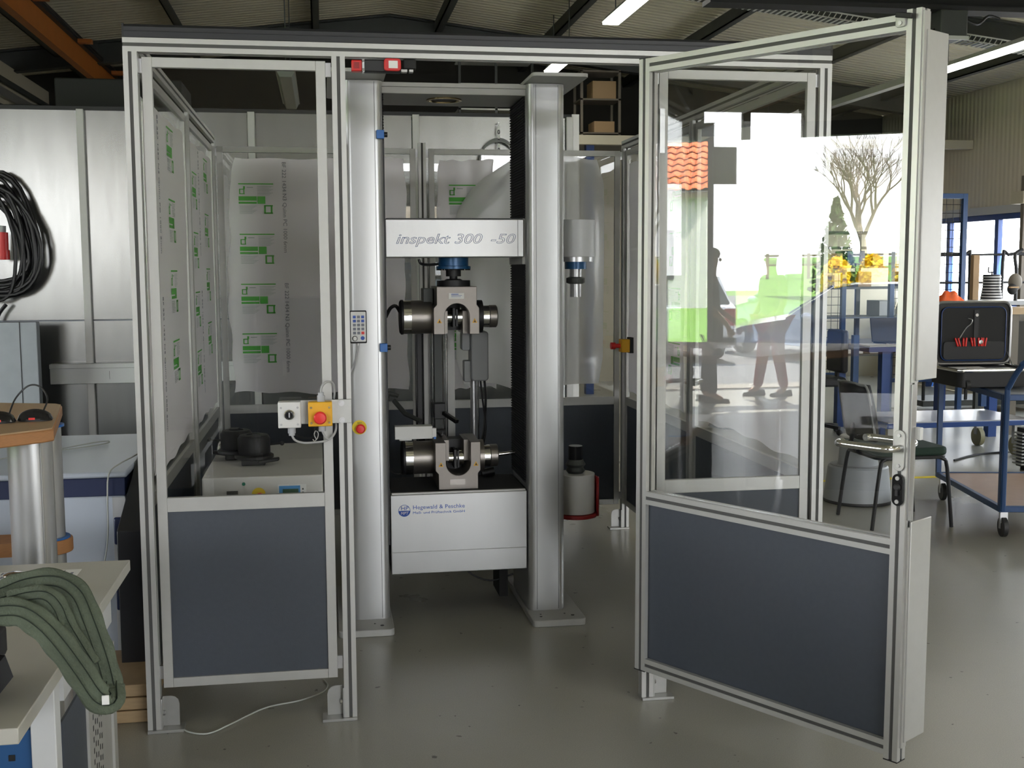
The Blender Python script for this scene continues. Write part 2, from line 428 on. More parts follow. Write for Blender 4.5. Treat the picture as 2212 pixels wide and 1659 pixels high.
# right wall with long window band
WB, WT = 1.08, 2.21
wr = MB().box(XR, YF, 0, XR+.2, YB, WB).box(XR, YF, WT, XR+.2, YB, 3.80).box(XR, YF, WB, XR+.2, -.5, WT).box(XR, 11.6, WB, XR+.2, YB, WT)
struct('wall_right', wr, 'cladding')
mb = MB().box(XR-.012, -.5, WT, XR+.02, 11.6, WT+.10)
struct('trim_1', mb, 'render_white')
boxm = MB().box(XR-.10, -.6, WB-.04, XR+.02, 11.7, WB); struct('trim_2', boxm, 'tool_blue')
yw = [-.5, 1.52, 3.54, 5.5, 7.1, 8.20, 9.38, 10.5, 11.6]
for i in range(len(yw)-1):
    a, b = yw[i], yw[i+1]
    f = MB().box(XR+.02, a, WB, XR+.08, a+.04, WT).box(XR+.02, b-.04, WB, XR+.08, b, WT).box(XR+.02, a+.04, WB, XR+.08, b-.04, WB+.05).box(XR+.02, a+.04, WT-.07, XR+.08, b-.04, WT).box(XR+.03, a+.04, 1.70, XR+.07, b-.04, 1.725)
    w_ = struct('window_%d' % (i+1), f, 'tool_blue')
    boxp('pane', 'pane', w_, XR+.045, a+.04, WB+.05, XR+.052, b-.04, WT-.07)
# left wall with open gate
GY0, GY1, GZ = -4.1, 1.02, 2.78
struct('wall_left', MB().box(XL-.2, YF, 0, XL, GY0, 3.75).box(XL-.2, GY1, 0, XL, YB, 3.75).box(XL-.2, GY0, GZ, XL, GY1, 3.75), 'cream')
struct('trim_3', MB().box(XL-.05, .17, 0, XL+.1, .45, GZ), 'cream_dark')
struct('trim_4', MB().box(XL-.02, GY0, GZ-.02, XL+.12, GY1, GZ+.12), 'dark_steel')
# front wall behind the camera: one gate, high left opening shaped for top light
g = MB()
g.box(XL, YF-.2, 0, -5.6, YF, 3.8).box(-5.6, YF-.2, 0, -2.2, YF, 1.7).box(-2.2, YF-.2, 0, 1.4, YF, 4.6).box(7.6, YF-.2, 0, XR, YF, 3.9)
g.prism([(XL, 3.3), (-2.2, 3.3), (-2.2, roofz(-2.2)), (XL, roofz(XL))], 'y', YF-.2, YF)
g.prism([(1.4, 3.62), (7.6, 3.62), (7.6, roofz(7.6)), (1.5, roofz(1.5)), (1.4, roofz(1.4))], 'y', YF-.2, YF)
g.prism([(XL, 3.6), (-5.6, 3.6), (-5.6, roofz(-5.6)), (XL, roofz(XL))], 'y', YF-.2, YF)
g.prism([(7.6, 3.8), (XR, 3.7), (XR, roofz(XR)), (7.6, roofz(7.6))], 'y', YF-.2, YF)
g.prism([(-2.2, 4.0), (1.4, 4.5), (1.4, roofz(1.4)), (-2.2, roofz(-2.2))], 'y', YF-.2, YF)
struct('wall_front', g, 'cream_dark')
# sectional gate: raised leaf with a window strip at the top
d1 = MB().box(1.4, YF-.12, 2.62, 7.6, YF-.06, 3.08).box(1.4, YF-.12, 3.52, 7.6, YF-.06, 3.62)
for x in (1.4, 2.3, 3.2, 4.1, 5.17, 5.90, 6.7, 7.5): d1.box(x, YF-.12, 3.08, x+.10, YF-.06, 3.52)
dd = struct('door_1', d1, 'cream_dark')
struct('trim_5', MB().box(1.40, YF-.05, 0, 1.52, YF+.03, 3.6).box(7.48, YF-.05, 0, 7.6, YF+.03, 3.6), 'dark_steel')
struct('trim_6', MB().box(5.17, YF-.02, 2.2, 5.32, YF+.14, 3.9).prism([(4.9, 3.9), (5.02, 3.9), (5.32, 3.45), (5.2, 3.40)], 'y', YF, YF+.14), 'dark_steel')
# back gable: cream below, dark loft above
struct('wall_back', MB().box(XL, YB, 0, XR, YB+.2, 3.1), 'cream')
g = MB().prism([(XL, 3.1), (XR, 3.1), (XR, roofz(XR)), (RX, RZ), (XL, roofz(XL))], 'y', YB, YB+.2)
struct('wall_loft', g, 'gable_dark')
# rafters and purlins
def rafter(y, h=.26, w=.14):
    for xa, xb in ((XL, RX), (RX, XR)):
        za, zb = roofz(xa)-.01, roofz(xb)-.01
        m_ = MB().prism([(xa, za-.02), (xb, zb-.02), (xb, zb), (xa, za)], 'y', y-w/2, y+w/2)
        m_.prism([(xa, za-h), (xb, zb-h), (xb, zb-h+.02), (xa, za-h+.02)], 'y', y-w/2, y+w/2)
        m_.prism([(xa, za-h+.01), (xb, zb-h+.01), (xb, zb-.01), (xa, za-.01)], 'y', y-.006, y+.006)
        tag(m_.build('rafter', 'dark_steel'), None, None, kind='structure')
for y in (-8, -4.2, -.5, 3.2, 6.9, 10.7): rafter(y)
for x in (-5.4, -3.9, -2.4, -.9, .6, 2.1, 3.44, 4.96, 6.56, 8.05):
    z = roofz(x)
    m_ = MB().box(x-.05, YF, z-.14, x-.035, YB, z-.01).box(x-.05, YF, z-.14, x+.04, YB, z-.128)
    tag(m_.build('purlin', 'dark_steel'), None, None, kind='structure')
# perforated cable tray hung under the second rafter
tr = thing('cable_tray', 'long perforated metal cable tray hanging under the roof beam at the top right', 'cable tray', (2, 6.66, 4.2))
def tray_pt(x, dy, dz): return (x, 6.66+dy, roofz(x)-.33+dz)
mb = MB(); x = 2.0
while x < 8.3:
    mb.bar(tray_pt(x, -.10, 0), tray_pt(x, .10, 0), .02, .006); mb.bar(tray_pt(x, -.10, 0), tray_pt(x+.03, -.10, .05), .012, .006); x += .055
mb.build('rung', 'white_enamel', tr)['kind'] = 'stuff'
MB().bar(tray_pt(2, -.1, .055), tray_pt(8.3, -.1, .055), .01, .012).build('side_rail', 'white_enamel', tr)
MB().bar(tray_pt(2, .1, .055), tray_pt(8.3, .1, .055), .01, .012).build('side_rail', 'white_enamel', tr)
MB().bar((2, 6.76, roofz(2)-.28), (2, 6.76, roofz(2)), .01, .01).bar((5, 6.76, roofz(5)-.28), (5, 6.76, roofz(5)), .01, .01).bar((8.2, 6.76, roofz(8.2)-.28), (8.2, 6.76, roofz(8.2)), .01, .01).build('hanger', 'dark_steel', tr)

# luminaires
def luminaire(x, z, y0, y1, label, lit=True):
    t = thing('ceiling_lamp', label, 'lamp', (x, y0, z), group=None)
    MB().prism([(x-.05, z), (x+.05, z), (x+.085, z-.05), (x-.085, z-.05)], 'y', y0, y1).build('housing', 'white_enamel', t)
    if lit: MB().box(x-.075, y0+.01, z-.072, x+.075, y1-.01, z-.05).build('tube', 'tube_on', t)
    else: MB().prism([(x-.075, z-.05), (x+.075, z-.05), (x+.05, z-.10), (x-.05, z-.10)], 'y', y0+.01, y1-.01).build('diffuser', 'lamp_grey', t)
    for y in (y0+.2, y1-.2): MB().cyl((x, y, z-.01), (x, y, roofz(x)+.0), .006, seg=6).build('hanger', 'dark_steel', t)
    return t
luminaire(3.35, 3.92, 5.2, 6.95, 'lit fluorescent ceiling lamp cut by the top edge of the picture')
luminaire(3.31, 3.92, 8.4, 9.65, 'lit fluorescent ceiling lamp seen just above the right machine column plate')
luminaire(6.95, 3.62, 4.6, 7.4, 'lit fluorescent ceiling lamp near the upper right corner')
luminaire(.34, 3.30, 6.3, 8.3, 'unlit trough shaped ceiling lamp seen through the front left pane', False)
luminaire(.28, 3.55, 2.6, 4.4, 'unlit trough shaped ceiling lamp cut by the top edge left of centre', False)
luminaire(3.3, 3.92, -3, -1.2, 'lit fluorescent ceiling lamp above the machine area behind the viewer')
luminaire(6.95, 3.62, -4, -1.5, 'lit fluorescent ceiling lamp on the right behind the viewer')
t = thing('lamp_rail', 'thin light rail running along the roof behind the lit lamp at the upper right', 'rail', (6.95, 7.4, 3.6))
MB().box(6.90, 7.42, 3.55, 7.0, 12.3, 3.62).build('rail', 'white_enamel', t)
MB().cyl((6.95, 10, 3.6), (6.95, 10, roofz(6.95)), .006, seg=6).cyl((6.95, 12, 3.6), (6.95, 12, roofz(6.95)), .006, seg=6).build('hanger', 'dark_steel', t)
# overhead crane piece top right
t = thing('crane_bridge', 'dark overhead crane beam with a hanging motor box at the top right', 'crane', (5, 5.2, 3.6))
MB().box(3.7, 5.1, 3.66, 6.9, 5.3, 3.70).box(3.7, 5.19, 3.70, 6.9, 5.21, 3.80).box(3.7, 5.1, 3.80, 6.9, 5.3, 3.83).build('beam', 'black_matt', t)
MB().box(5.62, 5.0, 3.42, 5.86, 5.4, 3.64).build('motor_box', 'dark_steel', t, bevel=.01)
boxp('end_plate', 'white_enamel', t, 5.62, 4.98, 3.40, 5.86, 5.0, 3.43)
MB().tube([(5.62, 5.1, 3.5), (5.5, 5.1, 3.42), (5.42, 5.1, 3.38)], .012).tube([(5.86, 5.1, 3.6), (6.0, 5.1, 3.55), (6.1, 5.1, 3.62), (6.2, 5.1, 3.6)], .012, smooth=4).build('cable', 'cable_black', t)
MB().cyl((3.9, 5.2, 3.82), (3.9, 5.2, roofz(3.9)), .015, seg=8).cyl((6.6, 5.2, 3.82), (6.6, 5.2, roofz(6.6)), .015, seg=8).build('hanger', 'dark_steel', t)
# left: crane runway beam (orange), rails, cream band
t = thing('crane_runway', 'orange brown steel crane runway beam at the upper left with a black rail on top', 'beam', (-2.0, 4.2, 3.9))
MB().box(-2.04, 4.2, 3.80, -1.96, YB, 4.02).build('web', 'orange_steel', t)
MB().box(-2.09, 4.2, 4.02, -1.91, YB, 4.05).build('flange', 'black', t)
MB().box(-1.93, 4.2, 4.05, -1.90, YB, 4.08).build('rail', 'black', t)
for y in (7.2, 9.2, 11.2): MB().box(-1.90, y, 3.98, -1.76, y+.1, 4.02).build('bracket', 'orange_steel', t)
for y in (6.9, 10.7): MB().box(-2.05, y-.05, 4.05, -1.95, y+.05, roofz(-2)-.0).build('hanger', 'dark_steel', t)
t = thing('loft_wall', 'cream coloured upper wall panel at the far upper left behind the rails', 'wall panel', (-2.9, 4.2, 2.8))
MB().box(-3.0, 4.3, 2.62, -2.9, YB-.02, 3.92).build('panel', 'cream', t)
for z, mm_, h in ((3.66, 'dark_steel', .06), (3.50, 'zinc', .10), (3.36, 'dark_steel', .05)): MB().box(-2.88, 4.3, z, -2.84, YB-.05, z+h).build('rail', mm_, t)
t = thing('ladder_tray', 'grey perforated cable tray with blue flashing bands at the far upper left', 'cable tray', (-2.6, 4.4, 2.6))
MB().box(-2.62, 4.4, 2.86, -2.58, 11.8, 2.96).build('side_rail', 'zinc', t)
MB().box(-3.5, 4.4, 2.86, -3.46, 11.8, 2.96).build('side_rail', 'zinc', t)
for y in (5, 6, 7, 8, 9, 10, 11):
    MB().box(-3.46, y, 2.90, -2.62, y+.18, 2.93).build('rung', 'galv_rough' if y % 2 else 'board_blue', t)
# partition of galvanised sheets
PY = 3.9
t = MB().box(-3.4, PY+.03, 0, 2.36, PY+.06, 2.55).build('wall_partition', 'galv_rough'); t['kind'] = 'structure'
xs = [-3.4, -1.98, -.905, .155, 1.225, 2.27]
for i in range(5):
    for z0, z1 in ((.02, 1.235), (1.245, 2.575)):
        MB().box(xs[i]+.004, PY+.0, z0, xs[i+1]-.004, PY+.012, z1).build('panel', 'galv', t)
for x in xs[1:]:
    MB().box(x-.0, PY-.035, 0, x+.045, PY, 2.58).build('stud', 'frame_alu', t, bevel=.002)
MB().box(2.31, PY-.02, 0, 2.36, PY+.06, 2.60).build('end_post', 'alu', t)
MB().box(-3.4, PY-.005, 2.575, 2.36, PY+.06, 2.60).build('top_rail', 'black', t)
# black containers on top of things behind the partition
t = thing('black_box', 'matt black box standing behind the partition at the upper left', 'box', (-1.0, 4.4, 0))
MB().box(-1.12, 4.3, 0, -.3, 4.9, 2.84).build('body', 'black_matt', t, bevel=.01)
MB().box(-2.9, 4.3, 0, -1.12, 4.8, 2.66).build('lid', 'black_matt', t, bevel=.01)
# ------------- loft storage in the back
t = thing('storage_loft', 'cream edged storage loft deck beyond the enclosure', 'loft', (4, 11, 0))
MB().box(2.2, 9.9, 3.06, XR-.02, 10.0, 3.17).build('edge_beam', 'cream', t)
MB().box(2.2, 10.0, 3.13, XR-.02, YB-.02, 3.17).build('deck', 'cream_dark', t)
for x in (3.55, 3.83, 6.2, 8.4): MB().box(x, 10.02, 0, x+.10, 10.12, 3.13).build('post', 'tool_blue', t)
boxp('back_panel', 'cream', t, 2.4, 11.6, 0, XR-.02, 11.65, 3.12)
t = thing('loft_shelf', 'pale steel storage shelf standing on the loft with two cartons', 'shelf', (4, 10.4, 3.17))
for x in (3.80, 4.28):
    for y in (10.2, 10.6): boxp('upright', 'cream_dark', t, x, y, 3.17, x+.03, y+.03, 4.0)
for z in (3.22, 3.63, 3.97): boxp('shelf_board', 'cream_dark', t, 3.80, 10.2, z, 4.31, 10.63, z+.02)
t2 = MB().box(3.96, 10.24, 3.652, 4.26, 10.56, 3.87).build('carton', 'cardboard', None, bevel=.004); tag(t2, 'brown carton on the upper board of the loft shelf', 'box')
t2 = MB().box(3.98, 10.24, 3.242, 4.24, 10.56, 3.38).build('carton', 'cardboard', None, bevel=.004); tag(t2, 'small brown carton on the lower board of the loft shelf', 'box')
t = thing('loft_rack', 'dark steel rack standing on the loft behind the machine top', 'rack', (2.6, 10.4, 3.17))
for x in (2.3, 2.75, 3.2): boxp('upright', 'dark_steel', t, x, 10.3, 3.17, x+.03, 10.33, 4.3)
for z in (3.5, 3.8, 4.1): boxp('shelf_board', 'white_enamel', t, 2.3, 10.3, z, 3.23, 10.7, z+.02)

# ================================================================== SAFETY ENCLOSURE
H = 2.25; D0 = 2.688; W4 = 2.3987
enc = thing('safety_enclosure', 'large aluminium profile safety enclosure with clear panes around the testing machine', 'enclosure', (1.2, 0, 0))
posts = [(0, 0, H), (.6571, 0, H), (1.7205, 0, H), (W4-S, 0, H), (0, 1.42, H), (W4-S, 1.42, H), (0, D0, H), (1.162, D0, 2.268), (W4-S, D0, H)]
for x, y, h in posts:
    o = profile(MB(), 'z', .010, h, x+S/2, y+S/2).build('post', 'alu', enc)
    cross(MB(), 'z', .011, h-.001, x+S/2, y+S/2).build('slot_cover', 'slot_dark', o)
    # floor bracket beside the post
    sgn = -1 if x > .6 and x < .7 or (y > 2 and x > 1) else 1
    bx = x+S if sgn > 0 else x
    b = MB()
    b.box(min(bx-sgn*S, bx+sgn*.075), y-.012, 0, max(bx-sgn*S, bx+sgn*.075), y+.055, .010)
    pl = [(bx+sgn*.004, .010), (bx+sgn*.004, .115)]+[(bx+sgn*(.03+.028*math.sin(R(a_))), .085+.03*math.cos(R(a_))) for a_ in (0, 30, 60, 90)]+[(bx+sgn*.058, .010)]
    b.prism(pl, 'y', y+.030, y+.036)
    b.box(min(bx, bx+sgn*.005), y+.0, .010, max(bx, bx+sgn*.005), y+S, .115)
    br = b.build('floor_bracket', 'zinc', enc, bevel=.001)
    MB().cyl((bx+sgn*.005, y+.018, .06), (bx+sgn*.013, y+.018, .06), .008, seg=6).build('bolt', 'steel', br)
def rail(axis, a, b, c1, c2):
    o = profile(MB(), axis, a, b, c1, c2).build('top_rail', 'alu', enc)
    cross(MB(), axis, a+.001, b-.001, c1, c2).build('slot_cover', 'slot_dark', o)
rail('x', 0, W4, S/2, H+S/2)
rail('y', S, D0+S, S/2, H+S/2); rail('y', S, D0+S, W4-S/2, H+S/2)
# dark guide cover on the front rail
cv = MB().prism([(0.0, H+S+.001), (.05, H+S+.001), (.05, H+S+.030), (.042, H+S+.043), (.008, H+S+.043), (0, H+S+.034)], 'x', 0, W4).build('guide_cover', 'duct_dark', enc, bevel=.001)
for x0 in (0, W4-.006): boxp('end_cap', 'black', cv, x0, -.001, H+S+.001, x0+.006, .051, H+S+.044)
MB().box(0, -.003, H+S+.02, W4, .001, H+S+.023).build('seam_bead', 'black', cv)
# framed panels ------------------------------------------------------
FW = .032
def panel(a0, a1, plane, axis, film=None, mz0=.752, mz1=.800, z0=.15, z1=2.236, fw=FW, th=.020):
    """panel spanning a0..a1 along axis ('x' or 'y') at plane offset"""
    def bx(mb, p, q, u, v, t0, t1):
        if axis == 'x': mb.box(p, t0, u, q, t1, v)
        else: mb.box(t0, p, u, t1, q, v)
    t0, t1 = plane-th/2, plane+th/2
    f = MB(); bx(f, a0, a0+fw, z0, z1, t0, t1); bx(f, a1-fw, a1, z0, z1, t0, t1)
    bx(f, a0+fw, a1-fw, z1-fw, z1, t0, t1); bx(f, a0+fw, a1-fw, mz0, mz1, t0, t1); bx(f, a0+fw, a1-fw, z0, z0+fw, t0, t1)
    fr = f.build('panel_frame', 'frame_alu', enc, bevel=.0012)
    p = MB(); bx(p, a0+fw, a1-fw, mz1, z1-fw, plane-.0025, plane+.0025); p.build('pane', 'pane', fr)
    q = MB(); bx(q, a0+fw, a1-fw, z0+fw, mz0, plane-.003, plane+.003); q.build('infill_panel', 'infill', fr)
    h = MB()
    for z in (z0+.03, z1-.05):
        bx(h, a0-.018, a0+.002, z, z+.045, t0+.004, t1-.004); bx(h, a1-.002, a1+.018, z, z+.045, t0+.004, t1-.004)
    h.build('clamp', 'steel', fr)
    return fr
pf = panel(.055, .637, .022, 'x')
pr = panel(1.773, 2.345, .022, 'x')
bl = panel(.053, 1.147, D0+.022, 'x'); br_ = panel(1.221, 2.340, D0+.022, 'x')
l1 = panel(S+.012, 1.41, .022, 'y'); l2 = panel(1.476, D0-.01, .022, 'y')
r1 = panel(S+.012, 1.41, W4-.022, 'y'); r2 = panel(1.476, D0-.01, W4-.022, 'y')
# protective film with green print -----------------------------------
def film(fr, a0, a1, z0, z1, plane, axis, cut=.03, seed=1, pats=True, txt=True, sgn=-1):
    rnd = random.Random(seed); nx, nz = 30, 40
    def fn(u, v):
        a = a0+(a1-a0)*u; z = z0+(z1-z0)*v
        e = .010*math.sin(9*v+seed)+.006*math.sin(31*v)
        if u == 0: a += e
        if u == 1: a += e*.8
        if v == 0: z += .008*math.sin(7*u+seed)+.006*math.sin(23*u)
        if v == 1: z += -.004*math.sin(5*u)-.004*math.sin(19*u)
        if v > .86 and u < .12: a += (.12-u)*(v-.86)*(a1-a0)*3.2
        off = plane+sgn*(.0045+.002*(1+math.sin(13*u+4*v+seed)*math.sin(5*v)))
        return (a, off, z) if axis == 'x' else (off, a, z)
    MB().grid(nx, nz, fn).build('protective_film', 'film', fr, ang=180)
    if not pats: return
    off = plane+sgn*.010
    def q(mb, p0, p1, q0, q1):
        o0, o1 = sorted((off, off+sgn*.0008))
        if axis == 'x': mb.box(p0, o0, q0, p1, o1, q1)
        else: mb.box(o0, p0, q0, o1, p1, q1)
    G = MB(); L = MB(); U = .2245/1.0
    z = z1-.14; row = 0
    while z-.16 > z0-.04:
        for ax in (a0+.06, a0+.60):
            zz = z if ax < a0+.3 else z+.11
            if ax+.05 > a1: continue
            if zz > z1-.01: continue
            wmax = min(.21, a1-ax-.02)
            def gq(mb, x0_, x1_, h0, h1):
                if x0_ < wmax and zz+h0 > z0+.02: q(mb, ax+x0_, ax+min(x1_, wmax), zz+h0, zz+h1)
            gq(G, 0, .19, -.006, 0)
            gq(G, 0, .098, -.095, -.071); gq(G, .102, .145, -.112, -.071); gq(G, 0, .098, -.112, -.101)
            # little frame emblems (box outlines)
            for ex, ez, es in ((.004, -.060, .030), (.137, -.167, .048)):
                gq(G, ex, ex+es*.2, ez, ez+es); gq(G, ex+es*.75, ex+es*.95, ez, ez+es); gq(G, ex, ex+es, ez, ez+es*.16); gq(G, ex, ex+es, ez+es*.85, ez+es)
            gq(G, .026, .036, -.030, -.016)
            for k in range(9): gq(L, .102, .188-(k % 3)*.01, -.016-.006*k, -.0145-.006*k)
            for k in range(8): gq(L, .004, .098-(k % 4)*.008, -.124-.006*k, -.1225-.006*k)
            gq(L, .045, .08, -.024, -.020)
        z -= .277
    G.build('green_print', 'film_green', fr); L.build('fine_print', 'film_grey', fr)
    if txt:
        for zt in (z1-.02, z0+.62):
            if axis == 'x': text('print_line', 'BF 222 1434 N3 Quinn PC 1000 6mm', .030, 'print_grey', fr, (a0+.30, off, zt), (0, 0, -1), (1, 0, 0), ext=.0003, width=.50)
            else: text('print_line', 'BF 222 1434 N3 Quinn PC 1000 6mm', .030, 'print_grey', fr, (off, a0+.34, zt), (0, 0, -1), (0, 1, 0), ext=.0003, width=.50)
film(bl, .105, 1.085, .865, 2.175, D0+.020, 'x', seed=1)
film(br_, 1.275, 1.60, .87, 2.175, D0+.020, 'x', seed=3, txt=False)
film(l1, .16, 1.34, .84, 2.14, .022, 'y', seed=2, sgn=1)
film(l2, 1.56, 2.60, .84, 2.15, .022, 'y', seed=5, sgn=1)
film(r1, .16, 1.34, .84, 2.14, W4-.022, 'y', seed=4, sgn=-1, pats=False)
film(r2, 1.56, 2.60, .84, 2.15, W4-.022, 'y', seed=6, sgn=-1, txt=False)
# loose peeled film bulging off the right back pane
def loose(u, v):
    x = 1.36+(2.24-1.36)*u; z = .885+(2.19-.885)*v
    b = .06+.10*math.sin(math.pi*u)**.7
    if v > .72:
        k = (v-.72)/.28; lim = .10+.30*k
        if u < lim: x += (lim-u)*.80*k; b += .05*k
    if u > .8: x -= .06*math.sin(v*math.pi)*0; b -= (u-.8)*.30
    if v < .12: b += (.12-v)*.5; x -= (u-.5)*(.12-v)*.7
    if v > .9: x -= (u-.6)*(v-.9)*1.0
    z += .012*math.sin(12*u)+(0 if v else .02*math.sin(9*u))
    return (x, D0+.005-b-.012*math.sin(6*v+4*u), z)
MB().grid(36, 44, loose).build('loose_film', 'film_loose', br_, ang=180)
text('handwriting', '80 N X', .07, 'outline_blue', br_, (1.66, D0-.165, 1.10), (1, 0, 0), (0, 0, 1), outline=.001, shear=.4, width=.26)
text('handwriting', 'X', .05, 'outline_blue', br_, (1.80, D0-.165, 1.24), (1, 0, 0), (0, 0, 1), outline=.001, shear=.3)
# e-stop on the far right side post
eb = MB().box(2.30, 2.50, 1.075, 2.35, 2.57, 1.15).build('stop_box', 'yellow_box', enc, bevel=.004)
MB().cyl((2.30, 2.535, 1.112), (2.27, 2.535, 1.112), .013, seg=14).cyl((2.27, 2.535, 1.112), (2.245, 2.535, 1.112), .02, seg=16).build('red_button', 'red_button', eb)
MB().box(2.35, 2.50, 1.07, 2.39, 2.57, 1.16).build('back_plate', 'black', eb)

# hinged door ---------------------------------------------------------
HX, HY, DA, DW, ZD, ZT = 1.6573, -.1304, 1.0002, .9952, .170, 2.2353
dx = Vector((math.cos(DA), -math.sin(DA), 0)); up = Vector((-.001, -.0106, 1)).normalized()
dx = (dx-up*dx.dot(up)).normalized(); dy = up.cross(dx)   # dy points away from the camera side
DM = Matrix.Identity(4)
for i in range(3): DM[i][0] = dx[i]; DM[i][1] = dy[i]; DM[i][2] = up[i]
DM[0][3], DM[1][3] = HX, HY
def dpart(mb, name, m, parent, **k):
    mb.v = [tuple(DM @ Vector(v)) for v in mb.v]; return mb.build(name, m, parent, **k)
df = MB()
profile(df, 'z', ZD, ZT, S/2, S/2)
profile(df, 'z', ZD-.01, ZT+.01, DW-S/2, S/2)
profile(df, 'x', S, DW-S, S/2, ZT-S/2)
profile(df, 'x', S, DW-S, S/2, .80-S/2)
profile(df, 'x', S, DW-S, S/2, ZD+S/2)
door = dpart(df, 'door_frame', 'alu', enc)
for ax_, a_, b_, c1_, c2_ in (('z', ZD, ZT, S/2, S/2), ('z', ZD-.009, ZT+.009, DW-S/2, S/2), ('x', S, DW-S, S/2, ZT-S/2), ('x', S, DW-S, S/2, .80-S/2), ('x', S, DW-S, S/2, ZD+S/2)):
    dpart(cross(MB(), ax_, a_, b_, c1_, c2_), 'slot_cover', 'slot_dark', door)
dpart(MB().box(S, S/2-.003, .80, DW-S, S/2+.003, ZT-S), 'pane', 'pane', door)
dpart(MB().box(S, S/2-.004, ZD+S, DW-S, S/2+.004, .80-S), 'infill_panel', 'infill', door)
dpart(MB().box(0, 0, ZT, S, S, ZT+.004).box(-.004, 0, ZD-.004, S, S, ZD).box(DW-S, 0, ZD-.014, DW, S, ZD-.01), 'end_cap', 'black', door)
dpart(MB().box(DW-S-.002, .012, ZD+S, DW-S+.004, .03, ZT-S), 'gasket', 'black', door)
for z in (.55, 1.9): dpart(MB().cyl((-.005, S+.004, z-.05), (-.005, S+.004, z+.05), .011, seg=12).box(-.005, S, z-.045, .035, S+.005, z+.045), 'hinge', 'zinc', door)
# angle cover strips on the closing edge
dpart(MB().box(DW, .004, 1.245, DW+.006, .036, ZT+.002).box(DW, .010, .20, DW+.006, .036, .84), 'edge_strip', 'frame_alu', door)
dpart(MB().box(DW+.006, .020, 1.250, DW+.010, .13, ZT-.045).box(DW+.004, .018, 1.250, DW+.010, .023, ZT-.045), 'cover_strip', 'frame_alu', door, bevel=.002)
dpart(MB().box(DW+.006, .020, .215, DW+.010, .13, .855).box(DW+.004, .018, .215, DW+.010, .023, .855), 'cover_strip', 'frame_alu', door, bevel=.002)
dpart(MB().box(DW, .008, .86, DW+.005, .030, 1.24), 'lock_plate', 'steel', door)
dpart(MB().box(DW+.002, .030, 1.085, DW+.022, .044, 1.12), 'latch_bolt', 'white_plastic', door, bevel=.002)
# lever handles both sides, escutcheon and lock rosette
zh = 1.063; xc = DW-S/2
hb = dpart(MB().rprism(xc-.016, zh-.065, xc+.016, zh+.050, .015, 'y', -.006, 0, 5), 'handle_plate', 'zinc', door, bevel=.001)
dpart(MB().tube([(xc, 0, zh), (xc, -.028, zh), (xc-.010, -.046, zh), (xc-.03, -.052, zh), (xc-.10, -.054, zh), (xc-.155, -.052, zh), (xc-.168, -.040, zh), (xc-.170, -.018, zh)], .0105, 12, smooth=3), 'lever_handle', 'chrome', door)
dpart(MB().tube([(xc, S, zh+.003), (xc, S+.030, zh+.003), (xc-.02, S+.05, zh+.003), (xc-.10, S+.054, zh+.003), (xc-.145, S+.052, zh+.003), (xc-.155, S+.035, zh+.003)], .0105, 12, smooth=3), 'lever_handle', 'chrome', door)
dpart(MB().cyl((xc, -.010, zh+.035), (xc, -.006, zh+.035), .005, seg=10).cyl((xc, -.010, zh-.05), (xc, -.006, zh-.05), .005, seg=10), 'screw', 'steel', door)
zl = .945
dpart(MB().rprism(xc-.017, zl-.045, xc+.017, zl+.045, .017, 'y', -.008, 0, 6), 'lock_rosette', 'black_gloss', door, bevel=.001)
dpart(MB().cyl((xc, -.011, zl+.033), (xc, -.007, zl+.033), .006, seg=10).cyl((xc, -.011, zl-.033), (xc, -.007, zl-.033), .006, seg=10), 'screw', 'zinc', door)
dpart(MB().lathe([(.010, 0), (.011, .004), (.007, .007)], (xc, -.008, zl+.008), (0, -1, 0), 14).box(xc-.004, -.014, zl-.016, xc+.004, -.008, zl), 'lock_cylinder', 'black', door)
# upper door actuator of the safety switch
dpart(MB().rprism(DW-S-.028, ZT-.034, DW-S+.0, ZT-.006, .006, 'y', -.008, 0), 'actuator_plate', 'frame_alu', door, bevel=.001)
dpart(MB().bar((DW-S-.024, -.010, ZT-.001), (DW-S+.025, -.016, ZT-.012), .012, .014), 'actuator_key', 'black', door, bevel=.002)
dpart(MB().cyl((DW-S-.014, -.011, ZT-.024), (DW-S-.014, -.007, ZT-.024), .006, seg=10), 'screw', 'steel', door)

# safety switch under the front rail
sw = MB().box(.760, .000, 2.203, .885, .036, 2.243).build('safety_switch', 'black', enc, bevel=.004)
MB().box(.722, -.002, 2.204, .757, .034, 2.240).build('switch_head', 'red', sw, bevel=.003)
MB().box(.731, -.006, 2.213, .747, .0, 2.232).build('key_slot', 'dark_red', sw)
MB().rprism(.828, 2.206, .884, 2.246, .010, 'y', -.012, .002).build('switch_cover', 'red', sw, bevel=.002)
MB().box(.843, -.0135, 2.214, .873, -.012, 2.238).build('type_label', 'paper', sw)
MB().box(.757, -.004, 2.202, .764, .036, 2.244).build('fixing_lug', 'steel', sw)
MB().cyl((.7605, -.007, 2.208), (.7605, -.003, 2.208), .005, seg=8).cyl((.7605, -.007, 2.237), (.7605, -.003, 2.237), .005, seg=8).build('screw', 'chrome', sw)
MB().box(.892, -.0, 2.215, .935, .04, 2.247).build('cable_gland', 'black_matt', sw, bevel=.004)
MB().box(.885, .0, 2.205, .905, .03, 2.213).box(.912, .0, 2.205, .925, .03, 2.213).build('mounting_clip', 'frame_alu', sw)

